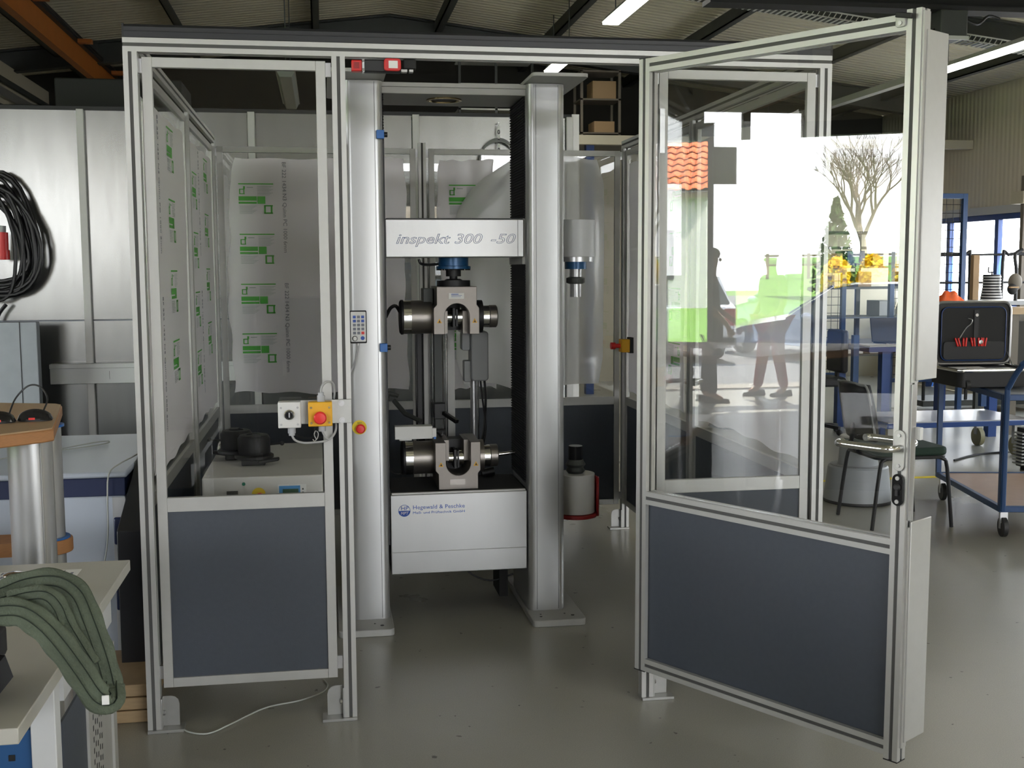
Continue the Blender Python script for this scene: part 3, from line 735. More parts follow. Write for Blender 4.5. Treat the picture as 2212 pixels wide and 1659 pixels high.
# operating boxes on the second post ------------------------------------
bp = boxp('switch_bracket', 'zinc', enc, .470, -.012, 1.040, .7005, -.006, 1.120, bevel=.001)
MB().cyl((.667, -.017, 1.108), (.667, -.012, 1.108), .010, seg=14).cyl((.668, -.017, 1.050), (.668, -.012, 1.050), .010, seg=14).cyl((.667, -.022, 1.108), (.667, -.017, 1.108), .006, seg=6).cyl((.668, -.022, 1.050), (.668, -.017, 1.050), .006, seg=6).build('bolt', 'steel', bp)
def swbox(x0, x1, z0, z1, m, screws):
    b = MB().box(x0, -.062, z0, x1, -.012, z1).build('switch_box', m, enc, bevel=.003)
    s_ = MB()
    for x in (x0+.010, x1-.010):
        for z in (z0+.012, z1-.018): s_.cyl((x, -.065, z), (x, -.061, z), .0038, seg=8)
    s_.build('screw', screws, b); return b
wb = swbox(.459, .533, 1.034, 1.120, 'white_plastic', 'steel')
MB().lathe([(.017, 0), (.017, .006), (.0145, .007), (.0145, .014), (.008, .014), (.008, .006)], (.496, -.062, 1.079), (0, -1, 0), 20).build('key_ring', 'chrome', wb)
MB().cyl((.496, -.078, 1.079), (.496, -.062, 1.079), .011, seg=16).build('key_switch', 'black_gloss', wb)
MB().box(.494, -.080, 1.071, .498, -.078, 1.087).build('key_slot', 'steel', wb)
MB().rprism(.470, 1.110, .522, 1.118, .003, 'y', -.0635, -.062).build('name_strip', 'white_plastic', wb)
MB().cyl((.502, -.038, 1.034), (.502, -.038, 1.014), .013, seg=12).cyl((.502, -.038, 1.014), (.502, -.038, 1.006), .010, seg=12).build('cable_gland', 'gland_grey', wb)
yb = swbox(.557, .636, 1.037, 1.118, 'yellow_box', 'brass')
MB().lathe([(.012, 0), (.012, .012), (.021, .016), (.021, .028), (.017, .033), (.004, .034)], (.596, -.062, 1.068), (0, -1, 0), 24).build('stop_button', 'red_button', yb)
MB().cyl((.600, -.038, 1.118), (.600, -.038, 1.138), .013, seg=12).cyl((.600, -.038, 1.138), (.600, -.038, 1.148), .010, seg=12).cyl((.602, -.038, 1.037), (.602, -.038, 1.018), .012, seg=12).build('cable_gland', 'gland_grey', yb)
MB().tube([(.600, -.038, 1.148), (.604, -.038, 1.168), (.620, -.03, 1.182), (.640, -.01, 1.176), (.646, .01, 1.15), (.643, .02, 1.12)], .0038, smooth=5).tube([(.502, -.038, 1.008), (.512, -.038, .990), (.54, -.036, .980), (.575, -.034, .980), (.610, -.03, .983), (.635, -.015, .995), (.648, .0, 1.02), (.646, .015, 1.06)], .0038, smooth=5).tube([(.602, -.038, 1.018), (.610, -.034, 1.0), (.622, -.03, .988)], .0038, smooth=4).build('control_cable', 'cable_grey', enc)
MB().tube([(.581, -.03, .990), (.575, -.03, 1.005), (.580, -.03, 1.018), (.588, -.03, 1.010), (.586, -.03, .995), (.576, -.03, .984), (.570, -.03, .990)], .0018, smooth=5).build('tie_wire', 'steel', enc)
# sensor strip on the inside of the hinge bay
MB().box(1.772, -.004, 1.95, 1.79, .004, 2.10).build('lock_strike', 'steel', enc)

# ================================================================== TESTING MACHINE
tm = thing('testing_machine', 'tall grey two column materials testing machine inside the open enclosure', 'machine', (1.187, 1.3, 0))
def column(x0, x1, inner):
    y0, y1 = 1.05, 1.51
    # front cover with two rounded edge strips
    c = MB().rprism(x0, y0, x1, y1, .030, 'z', .030, 2.345, 6).build('column', 'column_alu', tm)
    sx0 = x0+.028 if inner < 0 else x0+.036; sx1 = x1-.036 if inner < 0 else x1-.030
    for sx in ((x1-.034,) if inner < 0 else (x0+.036, x1-.030)):
        MB().box(sx-.0008, y0-.0006, .035, sx+.0008, y0+.001, 2.34).build('cover_joint', 'black', c)
    return c
cl = column(.715, .877, -1); cr = column(1.497, 1.660, 1)
# bellows covers on the facing sides
def bellows(x, s, z0, z1):
    mb = MB(); z = z0
    while z < z1-.001:
        zz = min(z+.012, z1); mb.box(min(x, x+s*.004), 1.12, z, max(x, x+s*.004), 1.475, (z+zz)/2); mb.box(min(x, x+s*.008), 1.115, (z+zz)/2, max(x, x+s*.008), 1.48, zz); z = zz
    mb.build('bellows', 'bellows', tm)
bellows(1.497, -1, .60, 1.575); bellows(1.497, -1, 1.775, 2.300)
bellows(.877, 1, .60, 1.575); bellows(.877, 1, 1.775, 2.300)
MB().box(.872, 1.085, .35, .884, 1.11, 2.10).build('guide_slot', 'black', tm)
# feet and head plates
for x0, x1, nm in ((.650, .886, 0), (1.487, 1.724, 1)):
    MB().rprism(x0, .895, x1, 1.62, .022, 'z', 0, .030, 4).build('foot_plate', 'plate_grey', tm, bevel=.003)
    MB().rprism(x0, .865, x1, 1.62, .022, 'z', 2.347, 2.362, 4).build('head_plate', 'plate_grey', tm, bevel=.001)
    hb_ = MB()
    for hx, hy, r in ((x0+.045, .955, .006), (x0+.05, .990, .004), (x1-.05, .955, .008), (x1-.08, .985, .004)): hb_.cyl((hx, hy, .0295), (hx, hy, .0312), r, seg=10)
    hb_.build('foot_bolt', 'black', tm)
# yoke between the heads with its ring
MB().box(.87, 1.10, 2.300, 1.50, 1.46, 2.328).build('yoke_plate', 'plate_grey', tm, bevel=.001)
MB().box(.87, 1.09, 2.328, 1.50, 1.10, 2.345).build('yoke_edge', 'plate_grey', tm)
MB().lathe([(.072, 0), (.078, 0), (.078, -.006), (.066, -.006), (.060, .010), (.060, .028)], (1.16, 1.26, 2.300), (0, 0, 1), 30).build('yoke_ring', 'brass', tm)
MB().cyl((1.16, 1.26, 2.2985), (1.16, 1.26, 2.299), .058, seg=30).build('ring_opening', 'black', tm)
# moving crosshead
ch = MB().box(.884, 1.10, 1.607, 1.487, 1.46, 1.770).build('crosshead', 'column_alu', tm, bevel=.003)
MB().box(.890, 1.104, 1.770, 1.483, 1.455, 1.775).build('top_cover', 'black', ch)
MB().box(1.46, 1.0995, 1.610, 1.462, 1.101, 1.767).build('joint', 'black', ch)
MB().box(1.484, 1.12, 1.575, 1.4968, 1.475, 1.775).build('carriage', 'plate_grey', tm)
MB().box(.877, 1.12, 1.575, .886, 1.475, 1.775).build('carriage', 'plate_grey', tm)
text('machine_lettering', 'inspekt 300', .060, 'outline_blue', ch, (.926, 1.0985, 1.666), (1, 0, 0), (0, 0, 1), outline=.00075, shear=.28, width=.375)
text('machine_lettering', '-50', .060, 'outline_blue', ch, (1.335, 1.0985, 1.666), (1, 0, 0), (0, 0, 1), outline=.0006, shear=.28, width=.110)
# base traverse
bs = MB().prism([(1.075, .572), (1.075, .317), (1.078, .217), (1.50, .217), (1.50, .572)], 'x', .887, 1.492).build('base_cover', 'column_alu', tm, bevel=.003)
MB().box(.887, 1.071, .3155, 1.492, 1.077, .317).build('fold_line', 'plate_grey', bs)
MB().box(.893, 1.10, .572, 1.487, 1.475, .578).build('top_mat', 'black_matt', tm)
MB().box(.893, 1.085, .572, 1.487, 1.10, .579).build('mat_edge', 'frame_alu', tm)
MB().box(1.40, 1.30, .03, 1.44, 1.50, .22).build('rear_foot', 'black_matt', tm)
MB().tube([(1.21, 1.38, .22), (1.26, 1.36, .14), (1.36, 1.33, .10), (1.47, 1.32, .13)], .004, smooth=4).build('loose_cable', 'cable_black', tm)
# logo: round emblem + two lines
yl = 1.0745; cx_, cz_ = .9465, .502
lg = MB().tube([(cx_+.0255*math.cos(R(a_)), yl-.0004, cz_+.0255*math.sin(R(a_))) for a_ in range(0, 360, 9)], .0010, 6, True)
half = [(cx_+.0245*math.cos(R(a_)), cz_+.0245*math.sin(R(a_))) for a_ in range(180, 361, 9)]
lg.prism(half, 'y', yl-.0010, yl)
lg.build('logo_emblem', 'letter_blue', bs)
text('logo_letters', 'HP', .024, 'letter_blue', bs, (cx_-.016, yl-.0004, cz_+.003), (1, 0, 0), (0, 0, 1), ext=.0006, width=.032)
text('logo_letters', 'MPT', .018, 'white_plastic', bs, (cx_-.017, yl-.0014, cz_-.017), (1, 0, 0), (0, 0, 1), ext=.0004, width=.034, shear=.2)
text('logo_text', 'Hegewald & Peschke', .0250, 'letter_blue', bs, (.983, yl, .507), (1, 0, 0), (0, 0, 1), ext=.0006, width=.228)
text('logo_text', 'Meß- und Prüftechnik GmbH', .0155, 'letter_blue', bs, (.983, yl, .486), (1, 0, 0), (0, 0, 1), ext=.0006, width=.228)
# column controls
MB().lathe([(.031, 0), (.031, .004)], (.757, 1.049, .880), (0, -1, 0), 30).build('stop_collar', 'yellow', tm)
text('stop_text', 'NOT', .009, 'black', tm, (.748, 1.0443, .8965), (1, 0, 0), (0, 0, 1), ext=.0003)
MB().lathe([(.012, 0), (.012, .010), (.020, .014), (.020, .024), (.015, .029), (.003, .030)], (.761, 1.045, .876), (0, -1, 0), 24).build('stop_button', 'red_button', tm)
for z in (2.120, 1.222):
    st = MB().box(.850, 1.030, z-.018, .882, 1.060, z+.018).build('limit_stop', 'knob_blue', tm, bevel=.002)
    MB().cyl((.882, 1.045, z), (.896, 1.045, z), .011, seg=14).build('stop_knob', 'black', st)
# load cell and couplings
AX, AY = 1.195, 1.27
MB().cyl((AX, AY, 1.556), (AX, AY, 1.606), .068, seg=32).lathe([(.078, 1.556), (.078, 1.568), (.068, 1.57)], (AX, AY, 0), (0, 0, 1), 32).build('load_cell', 'loadcell_blue', tm)
lb = MB()
for k in range(16):
    a_ = 2*math.pi*k/16; lb.cyl((AX+.072*math.cos(a_), AY+.072*math.sin(a_), 1.550), (AX+.072*math.cos(a_), AY+.072*math.sin(a_), 1.557), .005, seg=6)
lb.build('bolt', 'black', tm)
MB().tube([(AX-.06, AY, 1.58), (AX-.11, AY-.01, 1.575), (AX-.145, AY, 1.58), (AX-.155, AY, 1.60)], .006, rr=None, smooth=4).build('sensor_cable', 'cable_black', tm)
MB().cyl((AX, AY, 1.523), (AX, AY, 1.556), .034, seg=24).cyl((AX, AY, 1.512), (AX, AY, 1.523), .018, seg=20).lathe([(.030, 1.512), (.040, 1.507), (.040, 1.500)], (AX, AY, 0), (0, 0, 1), 24).cyl((AX, AY, 1.478), (AX, AY, 1.505), .075, seg=32).build('coupling', 'black', tm)
# grips ------------------------------------------------------------------
def grip(z0, z1, upper):
    """wedge grip body with round arched slot, front at Y=1.12"""
    g_ = tm; fy, by = 1.125, 1.40
    xa, xb, xs_, xe = 1.090, 1.292, 1.104, 1.281       # wide and narrow flanks
    n = 14; cxm = 1.193; ro, = (.055,)
    if upper:
        zs = z0+.125; zc = z0+.080
        out = [(xa, z0), (xa, zs-.01), (xs_, zs+.005), (xs_, z1), (xe, z1), (xe, zs+.005), (xb, zs-.01), (xb, z0), (cxm+ro, z0), (cxm+ro, zc)]
        arc = [(cxm+ro*math.cos(R(a_)), zc+ro*math.sin(R(a_))) for a_ in [180*k/n for k in range(1, n)]]
        out += arc+[(cxm-ro, zc), (cxm-ro, z0)]
    else:
        zs = z0+.075; zc = z0+.118
        out = [(xs_, z0), (xe, z0), (xe, zs-.005), (xb, zs+.01), (xb, z1), (cxm+ro, z1), (cxm+ro, zc)]
        arc = [(cxm+ro*math.cos(R(a_)), zc+ro*math.sin(R(a_))) for a_ in [-180*k/n for k in range(1, n)]]
        out += arc+[(cxm-ro, zc), (cxm-ro, z1), (xa, z1), (xa, zs+.01), (xs_, zs-.005)]
    body = MB().prism(out, 'y', fy, by).build('grip_body', 'grip_metal', g_, bevel=.002)
    zm = z0+.072 if upper else z1-.085
    # recessed cheeks inside the arch
    MB().box(cxm-ro, 1.20, min(z0, z0) if upper else zc, cxm-.034, 1.39, zc+.02 if upper else z1).box(cxm+.034, 1.20, z0 if upper else zc, cxm+ro, 1.39, zc+.02 if upper else z1).build('cheek', 'grip_metal', body)
    MB().box(cxm-.034, 1.30, z0+.01, cxm+.034, 1.39, z1-.01).build('backing', 'black', body)
    MB().cyl((cxm-.034, 1.24, zm), (cxm-.012, 1.24, zm), .024, seg=20).cyl((cxm+.002, 1.24, zm), (cxm+.034, 1.24, zm), .034, seg=20).build('clamp_piston', 'chrome', body)
    MB().box(cxm-.010, 1.20, zm-.045, cxm+.0, 1.29, zm+.04).box(cxm+.004, 1.20, zm-.04, cxm+.012, 1.28, zm+.035).build('jaw_insert', 'black', body)
    # left hydraulic cylinder
    MB().cyl((1.000, AY, zm), (1.092, AY, zm), .075, seg=36).build('cylinder', 'grip_cyl', body)
    MB().cyl((.966, AY, zm), (1.000, AY, zm), .0755, seg=36).build('cylinder_ring', 'chrome', body)
    MB().lathe([(.070, .950), (.078, .956), (.078, .966)], (0, AY, zm), (1, 0, 0), 36).build('cylinder_cap', 'black', body)
    # right adjuster
    MB().cyl((1.290, AY, zm), (1.322, AY, zm), .074, seg=32).build('adjuster_flange', 'black' if upper else 'grip_cyl', body)
    MB().cyl((1.318, AY, zm), (1.352, AY, zm), .050, seg=32).build('adjuster_ring', 'chrome', body)
    MB().lathe([(.046, 1.352), (.051, 1.356), (.051, 1.386), (.046, 1.390)], (0, AY, zm), (1, 0, 0), 28).build('adjuster_wheel', 'grip_cyl', body)
    # warning triangles
    for xw in (cxm-.078, cxm+.078):
        MB().prism([(xw-.011, zm-.022), (xw+.011, zm-.022), (xw, zm-.002)], 'y', fy-.0008, fy).build('warning_sign', 'yellow_box', body)
        MB().prism([(xw-.004, zm-.019), (xw+.005, zm-.019), (xw+.001, zm-.008)], 'y', fy-.0013, fy-.0008).build('warning_symbol', 'black', body)
    return body, zm
ug, zu = grip(1.270, 1.479, True)
MB().box(1.157, 1.1235, 1.425, 1.225, 1.125, 1.451).build('type_plate', 'paper', ug)
MB().box(1.168, 1.123, 1.444, 1.200, 1.1235, 1.447).box(1.168, 1.123, 1.439, 1.215, 1.1235, 1.4405).box(1.168, 1.123, 1.434, 1.21, 1.1235, 1.4355).build('plate_print', 'letter_blue', ug)
MB().box(1.055, 1.24, 1.40, 1.10, 1.36, 1.47).build('valve_block', 'dark_steel', tm, bevel=.003)
lg_, zl_ = grip(.579, .790, False)
MB().box(1.155, 1.1243, .600, 1.222, 1.1252, .625).build('type_plate', 'grip_cyl', lg_)
MB().tube([(.955, AY, zu+.02), (.935, AY, zu+.05), (.91, AY, zu+.04), (.890, AY+.02, zu+.0)], .008, smooth=4).build('hydraulic_hose', 'cable_black', tm)
MB().tube([(.90, 1.33, .86), (.885, 1.33, .72), (.90, 1.33, .64), (.95, 1.34, .62), (.97, 1.32, .66)], .003, smooth=5).build('sensor_cable', 'cable_black', tm)
# extensometer, its guide and the arms
ex = thing('extensometer', 'tall extensometer with chrome guide rods, black arms and white sensor box behind the grips', 'extensometer', (1.18, 1.60, .58))
EY = 1.58
MB().box(1.08, EY+.03, .58, 1.235, EY+.05, 1.30).build('back_panel', 'plate_grey', ex)
MB().box(1.135, EY+.0, .58, 1.170, EY+.03, 1.30).build('rail', 'dark_steel', ex)
for x in (1.117, 1.128, 1.182, 1.193): MB().cyl((x, EY, .58), (x, EY, 1.30), .004, seg=10).build('guide_rod', 'chrome', ex)
MB().box(1.045, EY+.01, .58, 1.085, EY+.04, 1.27).build('side_profile', 'black', ex)
for x in (1.050, 1.080): MB().cyl((x, EY, .60), (x, EY, 1.27), .003, seg=8).build('edge_rod', 'chrome', ex)
for z in (.875, .748):
    MB().box(1.125, EY-.06, z-.03, 1.18, EY-.01, z+.045).build('carriage', 'black', ex, bevel=.003)
    MB().bar((1.17, EY-.06, z), (1.225, EY-.14, z-.035), .022, .018).build('measuring_arm', 'black_gloss', ex, bevel=.003)
MB().box(.915, 1.16, .805, 1.082, 1.22, .862).box(.935, 1.16, .799, .99, 1.21, .806).build('sensor_box', 'white_plastic', ex, bevel=.002)
MB().tube([(1.082, 1.19, .835), (1.11, 1.2, .825), (1.13, 1.26, .80), (1.15, 1.40, .80)], .005, smooth=4).build('sensor_cable', 'cable_black', ex)
MB().box(1.083, 1.17, .81, 1.10, 1.20, .85).build('connector', 'frame_alu', ex)
MB().box(1.088, 1.165, .802, 1.098, 1.17, .812).build('blue_plug', 'knob_blue', ex)
MB().tube([(.905, 1.60, .58), (.905, 1.60, .93), (.93, 1.60, .96), (.96, 1.6, .95)], .010, smooth=3).tube([(.94, 1.60, .93), (.99, 1.55, .87), (1.06, 1.5, .84)], .012).build('support_arm', 'dark_steel', ex)
# motor on a post
mt = thing('drive_motor', 'rounded grey drive motor housing on a chrome post right of the grips', 'motor', (1.30, 1.60, .58))
MB().rprism(1.302, 1.025, 1.385, 1.262, .016, 'y', 1.50, 1.62).build('motor_housing', 'grey_plastic', mt, bevel=.006)
MB().rprism(1.262, 1.17, 1.302, 1.255, .008, 'y', 1.53, 1.61).rprism(1.272, 1.02, 1.304, 1.12, .006, 'y', 1.53, 1.60).build('gear_box', 'grey_plastic', mt, bevel=.003)
MB().cyl((1.325, 1.60, .58), (1.325, 1.60, 1.03), .016, seg=18).build('motor_post', 'steel', mt)
MB().cyl((1.345, 1.585, .58), (1.345, 1.585, 1.03), .004, seg=8).build('edge_rod', 'chrome', mt)
MB().tube([(1.372, 1.56, 1.03), (1.378, 1.56, .93), (1.37, 1.56, .80), (1.35, 1.56, .68)], .006, smooth=4).tube([(1.35, 1.54, 1.03), (1.36, 1.54, .93), (1.375, 1.54, .80), (1.36, 1.54, .70)], .0045, smooth=4).build('motor_cable', 'cable_black', mt)
MB().tube([(1.31, 1.56, 1.262), (1.308, 1.5, 1.30), (1.290, 1.42, 1.34)], .003, smooth=4).build('signal_cable', 'cable_black', mt)
# horizontal rods at the bottom right of the grips
MB().cyl((1.37, 1.36, .690), (1.487, 1.36, .700), .009, seg=14).build('side_rod', 'chrome', tm)
MB().cyl((1.34, 1.45, .590), (1.40, 1.45, .60), .02, seg=14).build('side_knob', 'black', tm)
# second (outer) test space on the right of the right column
SX, SY = 1.768, 1.32
MB().cyl((SX, SY, 1.608), (SX, SY, 1.777), .088, seg=40).build('outer_housing', 'white_powder', tm, bevel=.002)
MB().box(1.655, SY-.05, 1.62, 1.72, SY+.05, 1.76).box(1.655, SY-.05, .44, 1.72, SY+.05, .58).build('outer_bracket', 'plate_grey', tm)
MB().cyl((SX, SY, 1.586), (SX, SY, 1.608), .080, seg=36).build('outer_flange', 'steel', tm)
MB().cyl((SX, SY, 1.553), (SX, SY, 1.586), .050, seg=30).build('outer_load_cell', 'loadcell_blue', tm)
MB().cyl((SX, SY, 1.515), (SX, SY, 1.553), .028, seg=24).cyl((SX, SY, 1.425), (SX, SY, 1.50), .026, seg=24).build('outer_rod', 'steel', tm)
MB().lathe([(.030, 1.485), (.043, 1.490), (.043, 1.512), (.030, 1.517)], (SX, SY, 0), (0, 0, 1), 20).build('outer_nut', 'dark_steel', tm)
MB().cyl((SX, SY, .415), (SX, SY, .600), .090, seg=40).build('lower_drum', 'cab_beige', tm, bevel=.003)
MB().lathe([(.035, .600), (.045, .612), (.036, .628), (.048, .642), (.038, .658), (.036, .665)], (SX, SY, 0), (0, 0, 1), 24).build('drum_spindle', 'dark_steel', tm)
MB().cyl((SX, SY, .665), (SX, SY, .728), .034, seg=24).build('drum_chuck', 'black_gloss', tm)
MB().cyl((SX, SY, .728), (SX, SY, .730), .031, seg=24).build('chuck_face', 'grey_plastic', tm)
pts = [(SX+.105*math.cos(R(a_)), SY+.105*math.sin(R(a_))) for a_ in range(-28, 120, 12)]
rb = MB()
for (p, q) in zip(pts, pts[1:]): rb.add([(p[0], p[1], .40), (q[0], q[1], .40), (q[0], q[1], .58), (p[0], p[1], .58)], [(0, 1, 2, 3)])
rb.build('red_shell', 'dark_red', tm, solid=.006)
MB().cyl((SX, SY, .395), (SX, SY, .413), .102, seg=36).build('red_pan', 'dark_red', tm, bevel=.004)
# handset hanging on the left column
hs = thing('remote_handset', 'black framed remote handset with keypad on the left machine column', 'remote control', (.759, 1.045, 1.24))
MB().box(.724, 1.028, 1.243, .795, 1.0495, 1.382).build('case', 'black', hs, bevel=.004)
MB().rprism(.728, 1.250, .791, 1.377, .004, 'y', 1.0268, 1.0284).build('face_plate', 'white_plastic', hs)
for r_ in range(5):
    for c_ in range(3):
        m_ = 'letter_blue' if r_ < 2 and c_ != 1 else ('red_button' if (r_ == 4 and c_ == 2) else 'print_grey')
        x = .737+c_*.0175; z = 1.360-r_*.017
        MB().box(x, 1.0252, z-.011, x+.0125, 1.0268, z+.001).build('key', m_, hs, bevel=.0008)
MB().lathe([(.011, 0), (.011, .008), (.009, .010)], (.744, 1.0268, 1.264), (0, -1, 0), 20).build('dial_ring', 'black', hs)
MB().lathe([(.0085, 0), (.0085, .004)], (.744, 1.0168, 1.264), (0, -1, 0), 20).build('dial', 'white_plastic', hs)
MB().cyl((.777, 1.0268, 1.265), (.777, 1.026, 1.265), .0085, seg=20).build('emblem', 'letter_blue', hs)
MB().cyl((.757, 1.038, 1.243), (.757, 1.038, 1.232), .006, seg=10).build('cable_gland', 'steel', hs)
MB().tube([(.757, 1.038, 1.233), (.754, 1.036, 1.21), (.744, 1.03, 1.17), (.728, 1.03, 1.13), (.716, 1.03, 1.11), (.708, 1.04, 1.10)], .004, smooth=4).build('cable', 'cable_grey', hs)

# cabinet inside the enclosure -------------------------------------------
cb = thing('control_cabinet', 'beige control cabinet with display behind the front left pane', 'cabinet', (.37, .97, 0))
MB().box(.145, .545, .0, .598, 1.405, .768).build('body', 'cab_beige', cb, bevel=.004)
MB().lathe([(.026, 0), (.026, .003)], (.355, .5445, .700), (0, -1, 0), 30).build('stop_collar', 'yellow', cb)
MB().lathe([(.012, 0), (.017, .010), (.017, .018), (.01, .022)], (.360, .541, .692), (0, -1, 0), 20).build('stop_button', 'red_button', cb)
MB().cyl((.300, .545, .742), (.300, .541, .742), .0065, seg=16).build('green_lamp', 'green_btn', cb)
MB().box(.236, .540, .690, .278, .546, .716).build('power_switch', 'black', cb, bevel=.001)
dp = MB().box(.428, .541, .674, .535, .546, .734).build('display_panel', 'white_plastic', cb)
MB().box(.432, .5395, .676, .512, .5412, .730).build('display_frame', 'lcd_blue', dp)
MB().box(.446, .5385, .700, .505, .5396, .718).build('display', 'lcd_green', dp)
MB().box(.519, .5395, .713, .525, .541, .719).box(.519, .5395, .699, .525, .541, .705).build('display_key', 'dark_steel', dp)
def blackgrip(name, label, x, y, a, k=1.0):
    t = thing(name, label, 'grip', (x, y, .769), a)
    P = lambda mb, n, m_='black_gloss', **kw: mb.build(n, m_, t, world=False, **kw)
    P(MB().box(-.050, -.030, 0, .045, .03, .028), 'foot_block', 'black', bevel=.004)
    P(MB().bar((.02, -.025, .014), (.10, -.035, .026), .03, .014), 'lever', 'black', bevel=.004)
    P(MB().lathe([(.072, .026), (.078, .030), (.078, .040), (.068, .046)], (0, 0, 0), (0, 0, 1), 32), 'base_flange', 'black')
    P(MB().lathe([(.063, .044), (.065, .050), (.065, .108), (.056, .122), (.030, .124), (.030, .119), (.010, .119)], (0, 0, 0), (0, 0, 1), 36), 'grip_housing', 'black')
    P(MB().prism([(-.006, -.064), (.03, -.058), (.03, 0), (-.006, 0)], 'z', .1195, .1255), 'jaw_slot', 'black')
    P(MB().cyl((.060, 0, .080), (.108, -.004, .084), .0035, seg=8), 'handle_rod', 'black')
    P(MB().ball((.112, -.004, .084), .009), 'handle_ball', 'black')
    return t
blackgrip('specimen_grip', 'black round specimen grip on the control cabinet, nearer of two with ball handle at right', .325, .83, 0)
g2 = blackgrip('specimen_grip', 'black round specimen grip on the control cabinet, behind the other with ball handle at left', .245, .985, R(178))
t = thing('shackle', 'small bright steel shackle lying behind the black grips', 'shackle', (.19, 1.12, .78))
MB().tube([(.155, 1.16, .775), (.155, 1.17, .80), (.17, 1.17, .815), (.185, 1.17, .80), (.185, 1.16, .775)], .006, smooth=4).build('bow', 'chrome', t)
MB().cyl((.148, 1.16, .776), (.192, 1.16, .776), .006, seg=10).build('pin', 'chrome', t)
boxp('washer', 'steel', cb, .155, .60, .768, .17, .605, .7695)

# thin wire on the floor
t = MB().tube([(.10, .05, .006), (.13, -.02, .006), (.20, -.05, .005), (.27, .02, .005), (.38, .15, .005), (.50, .20, .005), (.58, .27, .005), (.60, .34, .005), (.585, .40, .005)], .003, 6, smooth=6).build('floor_wire', 'cable_white')
tag(t, 'thin pale wire curving over the floor under the front left panel', 'wire')
t = MB().box(.93, 1.95, .0, 1.02, 2.0, .02).build('floor_strip', 'galv_rough', None, bevel=.002)
tag(t, 'small grey metal strip lying on the floor below the machine base', 'metal strip')

# ================================================================== RIGHT PART OF THE HALL
def chair(loc, rz):
    t = thing('visitor_chair', 'dark green upholstered chair with black tube legs behind the open door', 'chair', loc, rz)
    P = lambda mb, n, m_, **kw: mb.build(n, m_, t, world=False, **kw)
    P(MB().rprism(-.22, -.225, .24, .225, .06, 'z', .435, .485, 5), 'seat', 'chair_green', bevel=.015)
    P(MB().rprism(-.22, -.22, .235, .22, .06, 'z', .415, .436, 5), 'seat_shell', 'chair_black', bevel=.004)
    for y in (-.215, .215):
        P(MB().tube([(.16, y*.9, .425), (.20, y, .415), (.225, y*1.02, .36), (.26, y*1.06, .0)], .0115, 10, smooth=3), 'leg', 'chair_black')
        P(MB().tube([(-.12, y*.9, .425), (-.18, y, .415), (-.205, y*1.02, .36), (-.25, y*1.06, .0)], .0115, 10, smooth=3), 'leg', 'chair_black')
    P(MB().tube([(-.18, 0, .42), (-.25, 0, .44), (-.28, 0, .52), (-.27, 0, .62)], .022, 8, flat=.5, smooth=3), 'back_support', 'chair_black')
    def bf(u, v):
        y = (u-.5)*.42*(1-.22*abs(v-.45)**2*2); z = .52+.34*v; x = -.255-.06*v-.05*math.cos((u-.5)*2.6)+.045
        return (x, y, z)
    o = P(MB().grid(10, 8, bf), 'backrest', 'chair_black'); md = o.modifiers.new('s', 'SOLIDIFY'); md.thickness = .028
    P(MB().tube([bf(0, .1), bf(0, .9), bf(.15, 1), bf(.85, 1), bf(1, .9), bf(1, .1)], .008, 8, smooth=4), 'back_rim', 'grey_plastic')
    return t
chair((4.05, 2.60, 0), 0)
t = thing('step_stool', 'round grey plastic rolling step stool behind the green chair', 'step stool', (4.10, 3.20, 0))
SXs, SYs = 4.12, 3.22
MB().lathe([(.215, .012), (.222, .02), (.215, .06), (.195, .235), (.185, .245), (.135, .246), (.13, .25), (.12, .40), (.115, .425), (.02, .43)], (SXs, SYs, 0), (0, 0, 1), 40).build('body', 'stool_grey', t)
MB().lathe([(.222, .0), (.228, .006), (.226, .018), (.215, .02)], (SXs, SYs, 0), (0, 0, 1), 40).build('floor_ring', 'caster', t)
MB().lathe([(.12, .43), (.122, .436), (.115, .442), (.01, .442)], (SXs, SYs, 0), (0, 0, 1), 40).build('tread', 'cab_beige', t)
MB().lathe([(.135, .2465), (.180, .2465), (.180, .249), (.135, .249)], (SXs, SYs, 0), (0, 0, 1), 40).build('lower_tread', 'grey_plastic', t)

# near trolley: local frame, origin at near corner; u to the far-left, v to the right
def caster(t, x, y, r, z, m_='caster', name='caster'):
    o = MB().cyl((x-.014, y, r), (x+.014, y, r), r, seg=20).build(name, m_, t, world=False, bevel=.003)
    MB().box(x-.02, y-.012, r+.4*r, x+.02, y+.012, z).box(x-.022, y-.01, r-.01, x-.017, y+.01, z-.01).box(x+.017, y-.01, r-.01, x+.022, y+.01, z-.01).build('fork', 'steel', o, world=False)
    return o
import mathutils
TX, TY = 4.42, 2.06
ux = math.atan2(3.30-2.06, 4.10-4.42)   # direction of the left long side
t = thing('tool_trolley', 'blue steel tool trolley carrying the open tool case', 'trolley', (TX, TY, 0), R(-12))
P = lambda mb, n, m_, **kw: mb.build(n, m_, t, world=False, **kw)
LW, LL = .62, 1.15
for z in (.15, .795):
    f = MB(); f.box(0, 0, z, LW, .03, z+.035).box(0, LL-.03, z, LW, LL, z+.035).box(0, .03, z, .03, LL-.03, z+.035).box(LW-.03, .03, z, LW, LL-.03, z+.035)
    P(f, 'frame', 'steel_blue', bevel=.003)
P(MB().box(.03, .03, .165, LW-.03, LL-.03, .180), 'lower_deck', 'deck_brown')
P(MB().box(.03, .03, .812, LW-.03, LL-.03, .826), 'upper_deck', 'galv_rough')
for x, y in ((.015, .015), (LW-.015, .015), (.015, LL-.015), (LW-.015, LL-.015)): P(MB().box(x-.015, y-.015, .18, x+.015, y+.015, .80), 'upright', 'steel_blue')
